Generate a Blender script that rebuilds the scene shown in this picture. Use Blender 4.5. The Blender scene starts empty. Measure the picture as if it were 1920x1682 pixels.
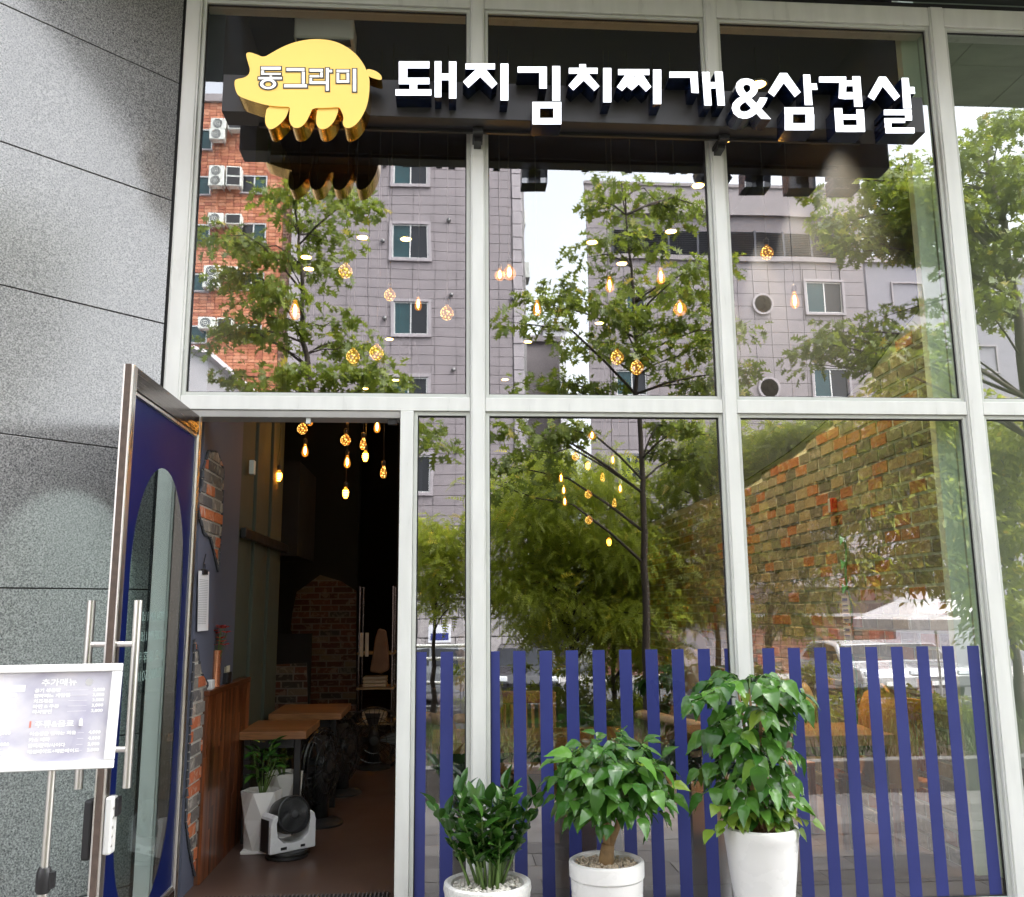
import bpy, bmesh, math, random
import numpy as np
from mathutils import Vector, Matrix, noise

SC = bpy.context.scene
COL = SC.collection
rad = math.radians

# ------------------------------------------------------------------ camera
F_PX, PITCH, YAW, ROLL = 1700.0, rad(10.05), rad(4.14), rad(-0.47)
EYE = Vector((0, -5.08, 1.5))
_f = Vector((math.sin(YAW) * math.cos(PITCH), math.cos(YAW) * math.cos(PITCH), math.sin(PITCH)))
_r0 = Vector((math.cos(YAW), -math.sin(YAW), 0)); _u0 = _r0.cross(_f)
_r = _r0 * math.cos(ROLL) + _u0 * math.sin(ROLL); _u = _u0 * math.cos(ROLL) - _r0 * math.sin(ROLL)
cd = bpy.data.cameras.new('camera'); cam = bpy.data.objects.new('camera', cd); COL.objects.link(cam)
m = Matrix.Identity(4)
for i in range(3):
    m[i][0], m[i][1], m[i][2], m[i][3] = _r[i], _u[i], -_f[i], EYE[i]
cam.matrix_world = m
cd.sensor_width = 36; cd.sensor_fit = 'HORIZONTAL'; cd.lens = 36 * F_PX / 1920
cd.clip_start = 0.05; cd.clip_end = 2000
SC.camera = cam

# ------------------------------------------------------------------ world, sun, exposure
SUN_EL, SUN_AZ = rad(55), rad(62)         # azimuth from +y (behind the shop) towards +x
wd = bpy.data.worlds.new('World'); SC.world = wd; wd.use_nodes = True
nt = wd.node_tree; bg = nt.nodes['Background']
sky = nt.nodes.new('ShaderNodeTexSky'); sky.sky_type = 'NISHITA'; sky.sun_disc = False
sky.sun_elevation = SUN_EL; sky.sun_rotation = SUN_AZ
sky.air_density = 1.0; sky.dust_density = 4.0; sky.ozone_density = 1.0
hs = nt.nodes.new('ShaderNodeHueSaturation'); hs.inputs['Saturation'].default_value = 0.22
nt.links.new(sky.outputs[0], hs.inputs['Color'])
tcw = nt.nodes.new('ShaderNodeTexCoord'); nzw = nt.nodes.new('ShaderNodeTexNoise')
nzw.inputs['Scale'].default_value = 2.2; nzw.inputs['Detail'].default_value = 6
nt.links.new(tcw.outputs['Generated'], nzw.inputs['Vector'])
mrw = nt.nodes.new('ShaderNodeMapRange'); mrw.inputs[1].default_value = .3; mrw.inputs[2].default_value = .7
mrw.inputs[3].default_value = .92; mrw.inputs[4].default_value = 1.12
nt.links.new(nzw.outputs[0], mrw.inputs[0])
mxw = nt.nodes.new('ShaderNodeMix'); mxw.data_type = 'RGBA'; mxw.blend_type = 'MULTIPLY'; mxw.inputs[0].default_value = 1
nt.links.new(hs.outputs[0], mxw.inputs[6]); nt.links.new(mrw.outputs[0], mxw.inputs[7])
nt.links.new(mxw.outputs[2], bg.inputs['Color'])
bg.inputs['Strength'].default_value = 0.15
sl = bpy.data.lights.new('sun', 'SUN'); sun = bpy.data.objects.new('sun', sl); COL.objects.link(sun)
sl.energy = 1.4; sl.angle = rad(60); sl.color = (1, .96, .9)
sd = Vector((math.sin(SUN_AZ) * math.cos(SUN_EL), math.cos(SUN_AZ) * math.cos(SUN_EL), math.sin(SUN_EL)))
sun.rotation_euler = sd.to_track_quat('Z', 'Y').to_euler()
SC.view_settings.view_transform = 'Standard'; SC.view_settings.look = 'None'
SC.view_settings.exposure = 2.9; SC.view_settings.gamma = 1
SC.view_settings.use_curve_mapping = False
SC.render.engine = 'CYCLES'
cy = SC.cycles
cy.use_denoising = True
cy.max_bounces = 10; cy.diffuse_bounces = 3; cy.glossy_bounces = 5; cy.transmission_bounces = 4
cy.transparent_max_bounces = 16; cy.caustics_reflective = False; cy.caustics_refractive = False
cy.sample_clamp_indirect = 6; cy.blur_glossy = 0.3

# ------------------------------------------------------------------ helpers
def ray(px, py):
    return _f + _r * ((px - 960) / F_PX) + _u * ((841 - py) / F_PX)
def W(px, py, Y=0.0):                       # photo position -> point at depth y = Y
    d = ray(px, py); return EYE + d * ((Y - EYE.y) / d.y)
def WX(px, py, X):
    d = ray(px, py); return EYE + d * ((X - EYE.x) / d.x)
def WZ(px, py, Z=0.0):
    d = ray(px, py); return EYE + d * ((Z - EYE.z) / d.z)
G = 0.045                                   # depth of the glass face
def V(px, py, Yv):                          # something mirrored in the glass: its real place in the street
    p = W(px, py, Yv); return Vector((p.x, 2 * G - Yv, p.z))

ORG = {}
def thing(name, label, cat, loc=(0, 0, 0), group=None):
    o = bpy.data.objects.new(name, None); COL.objects.link(o)
    o.empty_display_size = .1
    o.location = loc; ORG[o] = Vector(loc); o['label'] = label; o['category'] = cat
    if group: o['group'] = group
    return o
def tag(o, label, cat, group=None):
    o['label'] = label; o['category'] = cat
    if group: o['group'] = group
    return o

class MB:
    def __init__(s): s.v = []; s.f = []; s.mi = []
    def poly(s, pts, mi=0):
        n = len(s.v); s.v += [Vector(p) for p in pts]; s.f.append(list(range(n, n + len(pts)))); s.mi.append(mi)
    def box(s, x0, x1, y0, y1, z0, z1, mi=0, M=None):
        n = len(s.v)
        P = [Vector((x, y, z)) for z in (z0, z1) for y in (y0, y1) for x in (x0, x1)]
        if M is not None: P = [M @ p for p in P]
        s.v += P
        for q in ((0, 2, 3, 1), (4, 5, 7, 6), (0, 1, 5, 4), (2, 6, 7, 3), (0, 4, 6, 2), (1, 3, 7, 5)):
            s.f.append([n + i for i in q]); s.mi.append(mi)
        return s
    def prism(s, pts, dv, mi=0, ms=None, back=True):
        if ms is None: ms = mi
        n = len(s.v); k = len(pts); dv = Vector(dv)
        pts = [Vector(p) for p in pts]
        nr = Vector((0, 0, 0))
        for i in range(k): nr += pts[i].cross(pts[(i + 1) % k])
        if nr.dot(dv) > 0: pts = pts[::-1]
        s.v += pts + [p + dv for p in pts]
        s.f.append(list(range(n, n + k))); s.mi.append(mi)
        if back: s.f.append(list(range(n + 2 * k - 1, n + k - 1, -1))); s.mi.append(ms)
        for i in range(k):
            j = (i + 1) % k
            s.f.append([n + j, n + i, n + k + i, n + k + j]); s.mi.append(ms)
        return s
    def tube(s, pts, rads, n=6, mi=0, cap=True):
        pts = [Vector(p) for p in pts]
        if not hasattr(rads, '__len__'): rads = [rads] * len(pts)
        base = len(s.v); prev = None
        for i, p in enumerate(pts):
            t = (pts[min(i + 1, len(pts) - 1)] - pts[max(i - 1, 0)]).normalized()
            a = prev if prev is not None else (Vector((1, 0, 0)) if abs(t.x) < .9 else Vector((0, 1, 0)))
            a = (a - t * a.dot(t)).normalized(); b = t.cross(a); prev = a
            for k in range(n):
                w = 2 * math.pi * k / n; s.v.append(p + (a * math.cos(w) + b * math.sin(w)) * rads[i])
        for i in range(len(pts) - 1):
            for k in range(n):
                k2 = (k + 1) % n
                s.f.append([base + i * n + k, base + i * n + k2, base + (i + 1) * n + k2, base + (i + 1) * n + k]); s.mi.append(mi)
        if cap:
            s.f.append([base + k for k in range(n)][::-1]); s.mi.append(mi)
            e = base + (len(pts) - 1) * n; s.f.append([e + k for k in range(n)]); s.mi.append(mi)
        return s
    def lathe(s, prof, n=32, c=(0, 0, 0), mi=0, M=None):
        base = len(s.v); c = Vector(c)
        for r, z in prof:
            for k in range(n):
                w = 2 * math.pi * k / n; p = Vector((r * math.cos(w), r * math.sin(w), z))
                if M is not None: p = M @ p
                s.v.append(c + p)
        for i in range(len(prof) - 1):
            for k in range(n):
                k2 = (k + 1) % n
                s.f.append([base + i * n + k, base + i * n + k2, base + (i + 1) * n + k2, base + (i + 1) * n + k]); s.mi.append(mi)
        for i, fl in ((0, 1), (len(prof) - 1, 0)):
            if prof[i][0] > 1e-6:
                q = [base + i * n + k for k in range(n)]
                s.f.append(q[::-1] if fl else q); s.mi.append(mi)
        return s
    def sphere(s, c, r, n=12, sz=1, mi=0):
        pr = [(max(1e-7, r * math.sin(math.pi * i / n)), -r * sz * math.cos(math.pi * i / n)) for i in range(n + 1)]
        return s.lathe(pr, n * 2 if n < 8 else n + 4, c, mi)
    def build(s, name, mats, parent=None, smooth=False, kind=None, bevel=0, autos=None):
        o_ = Vector((0, 0, 0)); p = parent
        if p is not None: o_ = ORG[p]
        me = bpy.data.meshes.new(name)
        me.from_pydata([tuple(v - o_) for v in s.v], [], s.f)
        if not isinstance(mats, (list, tuple)): mats = [mats]
        for mm in mats: me.materials.append(mm)
        if len(mats) > 1: me.polygons.foreach_set('material_index', s.mi)
        if smooth:
            me.polygons.foreach_set('use_smooth', [True] * len(s.f))
            if autos: me.set_sharp_from_angle(angle=rad(autos))
        me.update()
        o = bpy.data.objects.new(name, me); COL.objects.link(o)
        if parent is not None: o.parent = parent; ORG[o] = o_
        else: ORG[o] = Vector((0, 0, 0))
        if kind: o['kind'] = kind
        if bevel:
            b = o.modifiers.new('bevel', 'BEVEL'); b.width = bevel; b.segments = 2; b.limit_method = 'ANGLE'; b.angle_limit = rad(40)
        return o

def place(name, mesh, parent, M):            # another object that shares a mesh
    o = bpy.data.objects.new(name, mesh); COL.objects.link(o); o.parent = parent
    o.matrix_basis = Matrix.Translation(-ORG[parent]) @ M
    return o
def copy_tree(o, loc=None, label=None, parent=None):
    c = o.copy(); COL.objects.link(c)
    if parent is not None: c.parent = parent
    for ch in o.children: copy_tree(ch, None, None, c)
    if loc is not None: c.location = loc
    if label: c['label'] = label
    return c
def text_mesh(s, size, off=0.0, align='LEFT'):
    c = bpy.data.curves.new('t', 'FONT'); c.body = s; c.size = size; c.offset = off; c.align_x = align; c.resolution_u = 3
    o = bpy.data.objects.new('t', c); COL.objects.link(o); bpy.context.view_layer.update()
    me = bpy.data.meshes.new_from_object(o.evaluated_get(bpy.context.evaluated_depsgraph_get()))
    V_ = [v.co.copy() for v in me.vertices]; Fc = [list(p.vertices) for p in me.polygons]
    bpy.data.objects.remove(o); bpy.data.curves.remove(c); bpy.data.meshes.remove(me)
    return V_, Fc
def add_text(mb, s, size, M, off=0.0, align='LEFT', mi=0):
    V_, Fc = text_mesh(s, size, off, align); n = len(mb.v)
    mb.v += [M @ v for v in V_]
    for q in Fc: mb.f.append([n + i for i in q]); mb.mi.append(mi)

# ------------------------------------------------------------------ materials
def nodes_of(name):
    mt = bpy.data.materials.new(name); mt.use_nodes = True
    t = mt.node_tree; return mt, t, t.nodes['Principled BSDF'], t.nodes['Material Output']
def N(t, kind, **kw):
    n = t.nodes.new(kind)
    for k, v in kw.items():
        if k in n.inputs: n.inputs[k].default_value = v
        else: setattr(n, k, v)
    return n
def ramp(t, stops, src):
    r = t.nodes.new('ShaderNodeValToRGB'); e = r.color_ramp.elements
    while len(e) > 1: e.remove(e[-1])
    e[0].position = stops[0][0]; e[0].color = (*stops[0][1], 1)
    for p, c in stops[1:]:
        q = e.new(p); q.color = (*c, 1)
    t.links.new(src, r.inputs[0]); return r
def mixc(t, fac, a, b, mode='MIX'):
    n = t.nodes.new('ShaderNodeMix'); n.data_type = 'RGBA'; n.blend_type = mode
    for sock, val in ((n.inputs[0], fac), (n.inputs[6], a), (n.inputs[7], b)):
        if isinstance(val, bpy.types.NodeSocket): t.links.new(val, sock)
        elif isinstance(val, (int, float)): sock.default_value = val
        else: sock.default_value = (*val, 1)
    return n.outputs[2]
def bumpit(t, b, src, strength, dist=.01):
    n = t.nodes.new('ShaderNodeBump'); n.inputs['Strength'].default_value = strength; n.inputs['Distance'].default_value = dist
    t.links.new(src, n.inputs['Height']); t.links.new(n.outputs[0], b.inputs['Normal']); return n
_pm = {}
def pm(name, col, rough=.5, var=.12, scale=6, metal=0, spec=.5, bump=0, bscale=80, coat=0, stretch=None, emit=0, rvar=0.08):
    if name in _pm: return _pm[name]
    mt, t, b, out = nodes_of(name)
    tc = N(t, 'ShaderNodeTexCoord'); vec = tc.outputs['Object']
    if stretch:
        mp = N(t, 'ShaderNodeMapping'); mp.inputs['Scale'].default_value = stretch; t.links.new(vec, mp.inputs[0]); vec = mp.outputs[0]
    nz = N(t, 'ShaderNodeTexNoise', Scale=scale, Detail=5); t.links.new(vec, nz.inputs['Vector'])
    lo = tuple(c * (1 - var) for c in col); hi = tuple(min(1, c * (1 + var)) for c in col)
    r = ramp(t, [(.3, lo), (.7, hi)], nz.outputs[0])
    t.links.new(r.outputs[0], b.inputs['Base Color'])
    mr = N(t, 'ShaderNodeMapRange'); mr.inputs[1].default_value = .3; mr.inputs[2].default_value = .7
    mr.inputs[3].default_value = max(0, rough - rvar); mr.inputs[4].default_value = min(1, rough + rvar)
    t.links.new(nz.outputs[0], mr.inputs[0]); t.links.new(mr.outputs[0], b.inputs['Roughness'])
    b.inputs['Metallic'].default_value = metal; b.inputs['Specular IOR Level'].default_value = spec
    b.inputs['Coat Weight'].default_value = coat
    if bump:
        nb = N(t, 'ShaderNodeTexNoise', Scale=bscale, Detail=4); t.links.new(vec, nb.inputs['Vector'])
        bumpit(t, b, nb.outputs[0], bump, .004)
    if emit:
        t.links.new(r.outputs[0], b.inputs['Emission Color']); b.inputs['Emission Strength'].default_value = emit
    _pm[name] = mt; return mt
def emat(name, col, s):
    mt, t, b, out = nodes_of(name)
    b.inputs['Base Color'].default_value = (*col, 1); b.inputs['Emission Color'].default_value = (*col, 1)
    b.inputs['Emission Strength'].default_value = s; return mt

def glass_mat(name, refl, tint, wave=.0008, wscale=1.2):
    mt, t, b, out = nodes_of(name); t.nodes.remove(b)
    tr = N(t, 'ShaderNodeBsdfTransparent'); tr.inputs[0].default_value = (*tint, 1)
    gl = N(t, 'ShaderNodeBsdfGlossy'); gl.inputs['Roughness'].default_value = 0; gl.inputs['Color'].default_value = (.97, .98, 1, 1)
    ge = N(t, 'ShaderNodeNewGeometry'); dt = N(t, 'ShaderNodeVectorMath', operation='DOT_PRODUCT')
    t.links.new(ge.outputs['Incoming'], dt.inputs[0]); t.links.new(ge.outputs['Normal'], dt.inputs[1])
    ab = N(t, 'ShaderNodeMath', operation='ABSOLUTE'); t.links.new(dt.outputs['Value'], ab.inputs[0])
    su = N(t, 'ShaderNodeMath', operation='SUBTRACT'); su.inputs[0].default_value = 1; t.links.new(ab.outputs[0], su.inputs[1])
    pw = N(t, 'ShaderNodeMath', operation='POWER'); t.links.new(su.outputs[0], pw.inputs[0]); pw.inputs[1].default_value = 5
    mr = N(t, 'ShaderNodeMapRange'); mr.inputs[3].default_value = refl; mr.inputs[4].default_value = 1   # reflectance grows towards grazing (Schlick)
    t.links.new(pw.outputs[0], mr.inputs[0])
    mx = N(t, 'ShaderNodeMixShader'); t.links.new(mr.outputs[0], mx.inputs[0])
    t.links.new(tr.outputs[0], mx.inputs[1]); t.links.new(gl.outputs[0], mx.inputs[2]); t.links.new(mx.outputs[0], out.inputs[0])
    if wave:
        tc = N(t, 'ShaderNodeTexCoord'); nz = N(t, 'ShaderNodeTexNoise', Scale=wscale, Detail=1.5); t.links.new(tc.outputs['Object'], nz.inputs[0])
        bp = N(t, 'ShaderNodeBump'); bp.inputs['Strength'].default_value = 1; bp.inputs['Distance'].default_value = wave
        t.links.new(nz.outputs[0], bp.inputs['Height']); t.links.new(bp.outputs[0], gl.inputs['Normal'])
    return mt

def brick_mat(name, cols, lime=.5, island=False, rough=.85):
    mt, t, b, out = nodes_of(name)
    if island: g = N(t, 'ShaderNodeNewGeometry'); rnd = g.outputs['Random Per Island']
    else: g = N(t, 'ShaderNodeObjectInfo'); rnd = g.outputs['Random']
    r = ramp(t, cols, rnd); r.color_ramp.interpolation = 'CONSTANT'
    tc = N(t, 'ShaderNodeTexCoord')
    vm = N(t, 'ShaderNodeVectorMath'); vm.operation = 'MULTIPLY_ADD'
    t.links.new(rnd, vm.inputs[0]); vm.inputs[1].default_value = (37, 21, 13)
    t.links.new(tc.outputs['Object'], vm.inputs[2])
    nz = N(t, 'ShaderNodeTexNoise', Scale=22, Detail=6, Roughness=.65); t.links.new(vm.outputs[0], nz.inputs['Vector'])
    n2 = N(t, 'ShaderNodeTexNoise', Scale=90, Detail=3); t.links.new(vm.outputs[0], n2.inputs['Vector'])
    d = mixc(t, .55, r.outputs[0], n2.outputs[0], 'OVERLAY')
    n3 = N(t, 'ShaderNodeTexNoise', Scale=9, Detail=5, Distortion=1.5); t.links.new(vm.outputs[0], n3.inputs['Vector'])
    lm = ramp(t, [(.55, (0, 0, 0)), (.63, (lime, lime, lime))], n3.outputs[0])
    c = mixc(t, lm.outputs[0], d, (.55, .5, .42))
    t.links.new(c, b.inputs['Base Color']); b.inputs['Roughness'].default_value = rough
    bumpit(t, b, nz.outputs[0], .7, .008)
    return mt

M_WHITE = pm('white_powder_coat', (.75, .758, .725), .35, .06, 2.2, rvar=.1, stretch=(6, 6, 1), bump=.04, bscale=150)
M_BEAD = pm('grey_white_bead', (.58, .60, .56), .4, .05, 4)
M_FIN = pm('inner_fin_green_white', (.74, .84, .70), .5, .05, 3)
M_DARKGAP = pm('black_sealant', (.012, .012, .013), .7, .2)
M_BLACK = pm('black_plastic', (.015, .015, .017), .4, .2)
M_STEEL = pm('brushed_steel', (.74, .72, .69), .33, .06, 4, metal=1, stretch=(20, 20, .6))
M_STEELD = pm('dark_bronze_steel', (.16, .13, .12), .22, .15, 5, metal=1, stretch=(20, .6, 20))
M_BLUEFILM = pm('blue_vinyl', (.036, .046, .195), .34, .10, 1.5, spec=.4)
M_DOORBLUE = pm('deep_blue_door_film', (.0018, .007, .058), .45, .05, 2, spec=.12)
M_GLASS = glass_mat('shop_glass', .31, (.94, .98, .94))
M_GLASSIN = glass_mat('glass_inner_face', .02, (.96, .98, .96), 0)
M_DGLASS = glass_mat('door_glass', .03, (.84, .92, .90), 0)
# ================================================================== THE SETTING
def paving_mat():
    mt, t, b, out = nodes_of('paving_stone')
    tc = N(t, 'ShaderNodeTexCoord')
    g = N(t, 'ShaderNodeNewGeometry')
    r = ramp(t, [(0, (.13, .122, .122)), (.5, (.175, .165, .163)), (1, (.22, .207, .2))], g.outputs['Random Per Island'])
    nz = N(t, 'ShaderNodeTexNoise', Scale=3, Detail=8); t.links.new(tc.outputs['Object'], nz.inputs[0])
    c = mixc(t, .5, r.outputs[0], nz.outputs[0], 'OVERLAY')
    n2 = N(t, 'ShaderNodeTexNoise', Scale=160, Detail=2); t.links.new(tc.outputs['Object'], n2.inputs[0])
    c = mixc(t, .25, c, n2.outputs[0], 'OVERLAY')
    t.links.new(c, b.inputs['Base Color']); b.inputs['Roughness'].default_value = .75
    bumpit(t, b, n2.outputs[0], .3, .002); return mt
M_PAVE = paving_mat()
M_ASPH = pm('asphalt', (.055, .055, .058), .85, .25, 9, bump=.5, bscale=200)
M_SOIL = pm('planter_soil', (.05, .035, .025), .95, .3, 12, bump=.8, bscale=40)
M_KERB = pm('granite_kerb', (.17, .165, .16), .7, .2, 60, bump=.2)
M_GRASS = pm('grass_blades', (.075, .12, .025), .7, .4, 3)
M_JOINT = pm('dark_joint', (.09, .085, .08), .9, .2)

b = MB(); b.box(-60, 60, -9.2, -.001, -.4, -.192); pv = b.build('pavement_bed', M_JOINT, kind='structure')
# paving slabs, each one a raised piece (joined: thousands of them)
rng = random.Random(3); b = MB()
for ix in range(-14, 20):
    for iy in range(0, 11):
        x = ix * .6 + (0.3 if iy % 2 else 0); y = -.02 - iy * .3
        j = rng.uniform(-.0015, .0015)
        b.box(x + .003, x + .597, y - .297, y - .003, -.22, -.18 + j)
b.build('paving_slab', M_PAVE, pv, kind='stuff')
b = MB(); b.box(-60, 60, -24.5, -9.2, -1.2, -.9); b.build('road', M_ASPH, kind='structure')
b = MB(); b.box(-60, 60, -29, -24.5, -1.2, -.78); b.build('far_pavement', pm('concrete_far', (.3, .29, .28), .85, .15, 4), kind='structure')
b = MB(); b.box(-900, 900, -900, 900, -1.4, -1.25); b.build('ground', pm('ground_far', (.16, .16, .15), .9, .2, .1), kind='structure')
# planter bed with kerb
b = MB(); b.box(-14, 20, -3.44, -3.28, -.2, .11); b.box(-14, 20, -8.25, -8.1, -.02, .11); b.build('planter_kerb', M_KERB, kind='structure', bevel=.008)
b = MB(); b.box(-14, 20, -8.1, -3.44, -.2, .06); b.build('planter_soil', M_SOIL, kind='structure')
b = MB(); b.box(-60, 60, -9.35, -9.2, -1.2, .06); b.build('retaining_kerb', M_KERB, kind='structure')
rng = random.Random(5); b = MB()
for i in range(16000):
    x = rng.uniform(-5, 11); y = rng.uniform(-8.05, -3.5)
    if noise.noise(Vector((x * .5, y * .5, 2))) < -.15: continue
    h = rng.uniform(.08, .28); a = rng.uniform(0, 6.28); w = .006
    dx, dy = math.cos(a), math.sin(a); lx, ly = rng.gauss(0, .07), rng.gauss(0, .07)
    b.poly([(x - dx * w, y - dy * w, .06), (x + dx * w, y + dy * w, .06), (x + lx, y + ly, .06 + h)])
b.build('grass', M_GRASS, kind='stuff')

# canopy over the shop front and the storey above
M_SOFFIT = pm('dark_soffit', (.028, .034, .031), .6, .12, 3)
b = MB(); b.box(-9, 14, -1.12, .02, 5.37, 5.62); cano = b.build('canopy', M_SOFFIT); tag(cano, 'dark grey canopy over the top of the shop front', 'canopy')
M_UPWALL = pm('upper_cladding', (.25, .25, .25), .7, .1, 2)
b = MB(); b.box(-9, 14, .03, 13.6, 5.75, 8.4); uw = b.build('upper_storey', M_UPWALL); tag(uw, 'grey clad storey of the building above the canopy', 'building')

# ------------------------------------------------------------------ granite wall
def granite_mat():
    mt, t, b, out = nodes_of('flamed_grey_granite')
    tc = N(t, 'ShaderNodeTexCoord')
    n1 = N(t, 'ShaderNodeTexNoise', Scale=125, Detail=3, Roughness=.6); t.links.new(tc.outputs['Object'], n1.inputs[0])
    r1 = ramp(t, [(.30, (.06, .06, .063)), (.45, (.175, .176, .178)), (.56, (.29, .289, .285)), (.72, (.43, .43, .425))], n1.outputs[0])
    v = N(t, 'ShaderNodeTexVoronoi', Scale=45); t.links.new(tc.outputs['Object'], v.inputs['Vector'])
    rv = ramp(t, [(.10, (1, 1, 1)), (.17, (0, 0, 0))], v.outputs['Distance'])
    sp = N(t, 'ShaderNodeSeparateColor'); t.links.new(v.outputs['Color'], sp.inputs[0])
    gt = N(t, 'ShaderNodeMath', operation='GREATER_THAN'); t.links.new(sp.outputs[0], gt.inputs[0]); gt.inputs[1].default_value = .82
    mu = N(t, 'ShaderNodeMath', operation='MULTIPLY'); t.links.new(rv.outputs[0], mu.inputs[0]); t.links.new(gt.outputs[0], mu.inputs[1])
    c = mixc(t, mu.outputs[0], r1.outputs[0], (.015, .015, .017))
    n3 = N(t, 'ShaderNodeTexNoise', Scale=1.4, Detail=4); t.links.new(tc.outputs['Object'], n3.inputs[0])
    c = mixc(t, .18, c, n3.outputs[0], 'OVERLAY')
    t.links.new(c, b.inputs['Base Color'])
    b.inputs['Roughness'].default_value = .17; b.inputs['Specular IOR Level'].default_value = .58
    b.inputs['IOR'].default_value = 1.55
    bumpit(t, b, n1.outputs[0], .05, .001)
    return mt
M_GRAN = granite_mat()
TH = rad(44.29); GD = Vector((math.cos(TH), math.sin(TH), 0)); GN = Vector((GD.y, -GD.x, 0))
G0 = Vector((-1.603, -.014, 0))
GM = Matrix(((-GD.x, GN.x, 0, G0.x), (-GD.y, GN.y, 0, G0.y), (0, 0, 1, 0), (0, 0, 0, 1)))   # u along the wall to the left, v out of it
gw = thing('granite_wall', 'speckled grey granite clad wall angled out at the left of the shop front', 'wall', tuple(G0))
b = MB(); b.box(0, 6, -.4, -.032, -.1, 5.38, M=GM); b.build('backing', pm('dark_joint_mortar', (.05, .04, .035), .9, .1), gw)
for i in range(-1, 8):
    z0 = .130 + .745 * i; z1 = min(z0 + .745, 5.365)
    if z0 > 5.35: continue
    for (u0, u1) in ((0, 1.85), (1.85, 3.6), (3.6, 5.4)):
        b = MB(); b.box(u0 + .0025, u1 - .0025, -.03, 0, z0 + .003, z1 - .003, M=GM)
        b.build('granite_panel', M_GRAN, gw, bevel=.002)

# ------------------------------------------------------------------ shop front frame and glass
sf = thing('glazed_facade', 'tall white framed glass shop front with four bays of panes', 'shop front', (.2, 0, 0))
ZT, ZTOP = 5.32, 5.19
MULL = [(-1.594, -1.499), (.131, .216), (1.608, 1.691), (3.093, 3.193), (4.62, 4.71)]
DM = (-.267, -.193)
for i, (a, c) in enumerate(MULL):
    b = MB(); b.box(a, c, 0, .06, -.19, ZT); b.build('mullion', M_WHITE, sf, bevel=.003)
    b = MB(); b.box(a + .010, c - .010, -.008, -.0006, -.19, ZT - .003); b.build('cover_cap', M_WHITE, sf, bevel=.002)
    b = MB(); b.box(a + .012, c - .012, .062, .165, 0, ZT - .002); b.build('mullion_fin', M_FIN, sf)
b = MB(); b.box(DM[0], DM[1], -.002, .11, -.19, 2.619); b.build('door_mullion', M_WHITE, sf, bevel=.003)
bays = list(zip(MULL[:-1], MULL[1:]))
def pane(x0, x1, z0, z1):
    b = MB(); n = 0
    b.poly([(x0, G, z0), (x1, G, z0), (x1, G, z1), (x0, G, z1)], 0)
    b.poly([(x1, G + .01, z0), (x0, G + .01, z0), (x0, G + .01, z1), (x1, G + .01, z1)], 1)
    return b.build('glass_pane', [M_GLASS, M_GLASSIN], sf)
def beads(x0, x1, z0, z1):
    b = MB(); w = .022
    b.box(x0, x0 + w, .018, .043, z0, z1); b.box(x1 - w, x1, .018, .043, z0, z1)
    b.box(x0 + w, x1 - w, .019, .043, z1 - w, z1); b.box(x0 + w, x1 - w, .019, .043, z0, z0 + w)
    b.build('glazing_bead', M_BEAD, sf, bevel=.002)
    b = MB(); g = .006; x0 += w; x1 -= w; z0 += w; z1 -= w
    b.box(x0, x0 + g, .034, .0445, z0, z1); b.box(x1 - g, x1, .034, .0445, z0, z1); b.box(x0 + g, x1 - g, .0345, .0445, z1 - g, z1); b.box(x0 + g, x1 - g, .0345, .0445, z0, z0 + g)
    b.build('gasket', M_DARKGAP, sf)
PANES = {}
for k, ((a0, a1), (c0, c1)) in enumerate(bays):
    e = .0015
    b = MB(); b.box(a1 + e, c0 - e, .002, .16, 2.62, 2.70); b.build('transom', M_WHITE, sf, bevel=.003)
    b = MB(); b.box(a1 + e, c0 - e, .003, .17, ZTOP, ZT); b.build('head_rail', M_WHITE, sf, bevel=.003)
    pane(a1, c0, 2.70, ZTOP); beads(a1 + e, c0 - e, 2.70 + e, ZTOP - e)
    x0 = DM[1] if k == 0 else a1
    b = MB(); b.box(x0 + e, c0 - e, .004, .13, -.19, -.092); b.build('sill', M_WHITE, sf, bevel=.003)
    PANES[k] = pane(x0, c0, -.092, 2.62); beads(x0 + e, c0 - e, -.092 + e, 2.62 - e)
# door head
b = MB(); b.box(-1.497, DM[0] - .002, .01, .155, 2.578, 2.618); b.build('door_head', pm('door_head_grey', (.36, .35, .33), .5, .1, 5), sf, bevel=.003)
b = MB(); b.box(-1.497, -1.44, .008, .12, 0, 2.576); b.build('door_jamb', M_STEELD, sf, bevel=.003)
hd = MB(); hd.box(-.80, -.775, .02, .05, 2.545, 2.577); hd.build('door_catch', M_BEAD, sf)
hd = MB(); hd.box(-.34, -.29, .03, .06, 2.545, 2.577); hd.build('door_catch', M_BLACK, sf)
# blue vinyl stripes on the lower panes
for pxc in (788, 838, 925, 973.5, 1023, 1072, 1122, 1172, 1221, 1270, 1319, 1369, 1440, 1488, 1537, 1585, 1633, 1681, 1729, 1777, 1824):
    x = W(pxc, 1216, G).x; w = .0345
    k = 0 if x < .17 else 1 if x < 1.65 else 2
    lo = MULL[k][1] if k else DM[1]; hi = MULL[k + 1][0]
    x0 = max(x - w, lo + .024); x1 = min(x + w, hi - .024)
    b = MB(); b.box(x0, x1, G - .0015, G - .0005, -.068, 1.272)
    b.build('vinyl_stripe', M_BLUEFILM, PANES[k])
# sealing strip at the wall side, soffit line
b = MB(); b.box(-1.612, -1.596, .002, .2, 0, 5.33); b.build('sealant', M_DARKGAP, sf)
b = MB(); b.box(-1.6, 6, .03, .16, 5.322, 5.368); b.build('top_gap', M_DARKGAP, sf)
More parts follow.
